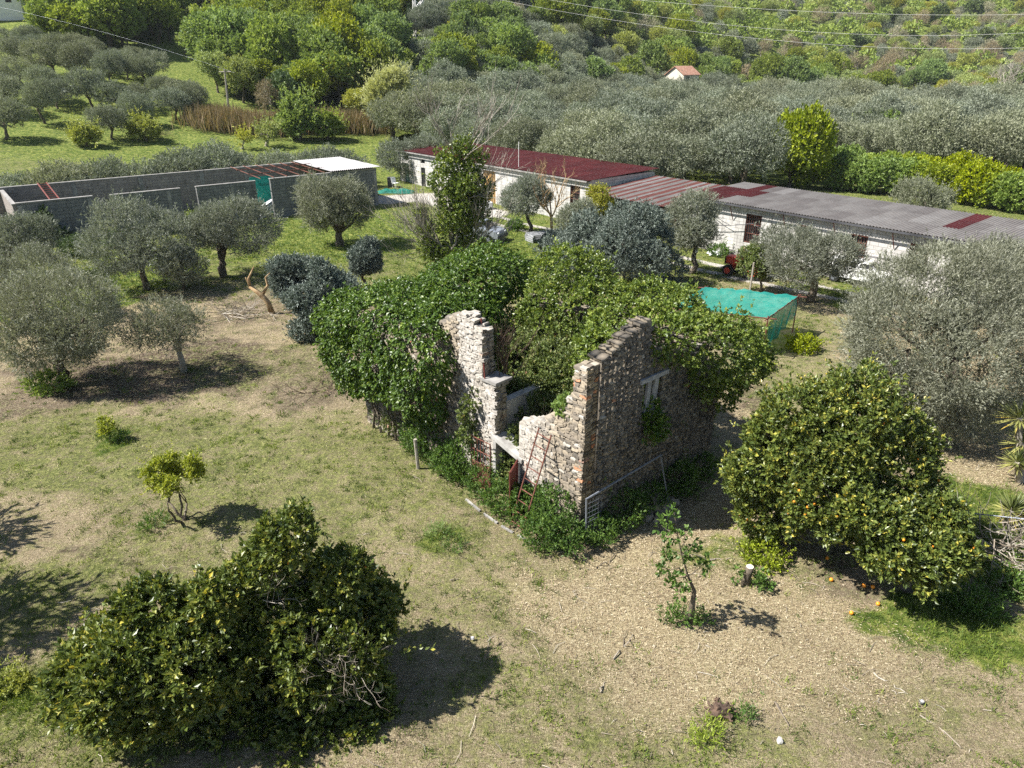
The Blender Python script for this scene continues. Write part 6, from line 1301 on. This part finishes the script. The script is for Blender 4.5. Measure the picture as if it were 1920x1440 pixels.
for i, (a, m_, b_, Ys, lab) in enumerate([((880, -12), (1240, 51), (1960, 88), (150, 120), 'lowest of the three pale overhead cables at the upper right'), ((1000, -6), (1240, 32), (1960, 59), (152, 122), 'middle one of the three pale overhead cables at the upper right'), ((1150, -4), (1580, 24), (1960, 26), (154, 124), 'topmost of the three pale overhead cables at the upper right'),
                                          ((-40, 5), (200, 62), (421, 130), (120, polet[1]), 'thin cable running down to the utility pole from the upper left')]):
    A_, B_2 = at(*a, Ys[0]), at(*b_, Ys[1]); f_ = (m_[0] - a[0]) / (b_[0] - a[0]); Ym = Ys[0] + (Ys[1] - Ys[0]) * f_; Mm = at(*m_, Ym); s_ = np.linspace(-.02, 1.04, 40)[:, None]
    P_ = A_ * (s_ - f_) * (s_ - 1) / (f_) + Mm * s_ * (s_ - 1) / (f_ * (f_ - 1)) + B_2 * s_ * (s_ - f_) / (1 - f_); tag(MB().tube(P_, .017 if i < 3 else .007, 4).build('power_line', M['wire' if i < 3 else 'galv']), lab, 'power line', 'overhead cables' if i < 3 else None)
def house(name, px, py, sz, rz, wallm, roofm, label, hh, ridge=1.0, nwin=2):
    b = GT(px, py); t = empty(name, b, rz, label, 'house'); X, Y = sz[0] / 2, sz[1] / 2; MB().box(-X, X, -Y, Y, -1, hh).build('wall', M[wallm], t)
    mb = MB(); mb.hexa([(-X - .3, -Y - .3, hh + .003), (X + .3, -Y - .3, hh + .003), (-X - .3, 0, hh + ridge), (X + .3, 0, hh + ridge), (-X - .3, -Y - .3, hh + .15), (X + .3, -Y - .3, hh + .15), (-X - .3, 0, hh + ridge + .15), (X + .3, 0, hh + ridge + .15)])
    mb.hexa([(-X - .3, .003, hh + ridge), (X + .3, .003, hh + ridge), (-X - .3, Y + .3, hh + .003), (X + .3, Y + .3, hh + .003), (-X - .3, .003, hh + ridge + .15), (X + .3, .003, hh + ridge + .15), (-X - .3, Y + .3, hh + .15), (X + .3, Y + .3, hh + .15)]); mb.build('roof', M[roofm], t)
    for s_ in (-X, X): MB().add([(s_ * .999, -Y, hh), (s_ * .999, Y, hh), (s_ * .999, 0, hh + ridge)], T=[(0, 1, 2)]).build('gable', M[wallm], t)
    for i in range(nwin):
        x_ = -X + sz[0] * (i + .5) / nwin; w_ = MB().box(x_ - .5, x_ + .5, -Y - .03, -Y - .003, hh * .35, hh * .75).build('window', M['glass_and_painted_dark'], t)
    return t
house('farmhouse', 1274, 204, (5.5, 5), math.radians(40), 'cream_wall', 'tile', 'small cream house with a terracotta roof at the upper edge of the grove', 7.0, 1.8)
house('white_house', -8, 30, (12, 9), .3, 'white_paint', 'white_paint', 'white house at the top left corner', 6, .3, 3)
house('hut', 522, 78, (2.2, 2), .2, 'white_paint', 'tile', 'tiny white hut with a red roof in the wood at the upper left', 2.2, .5, 1)
box_thing('beehive', 130, 174, (1.6, 1.2, .9), 'white_paint', 'white covered box standing on the left slope among the olives', 'box')
# tree outside the frame at the left whose shade falls on the lawn
p_ = np.array([-16.4, 12.6, 0]); p_[2] = hgt(p_[0], p_[1])
tree('shade_tree', p_, (-640, 560, 190, 190), 'leafy tree beyond the left edge shading the lawn', 'tree', mat='dark_green', seed=400, n=5000, k=6, L=.18, Wd=.09, nl=22, rl=.36, r0=.2) if 0 else None
o = copy_tree(olive_p[0], p_, 1.0, (1.5, 1.5, 1.35)); tag(o, 'olive tree just beyond the left edge of the lawn', 'olive tree'); del o['group']

# ------------------------------------------------------------------ light haze
hz, nt, b_, out_ = new_mat('haze_air'); nt.nodes.remove(b_); pv = nt.nodes.new('ShaderNodeVolumePrincipled'); pv.inputs['Color'].default_value = (.80, .87, .95, 1); pv.inputs['Density'].default_value = .00011; nt.links.new(pv.outputs[0], out_.inputs['Volume'])
tag(MB().box(-1290, 1290, -70, 1320, -3, float(ZZ.max()) + 15).build('haze', hz), 'thin blue spring haze over the valley', 'haze', kind='stuff')
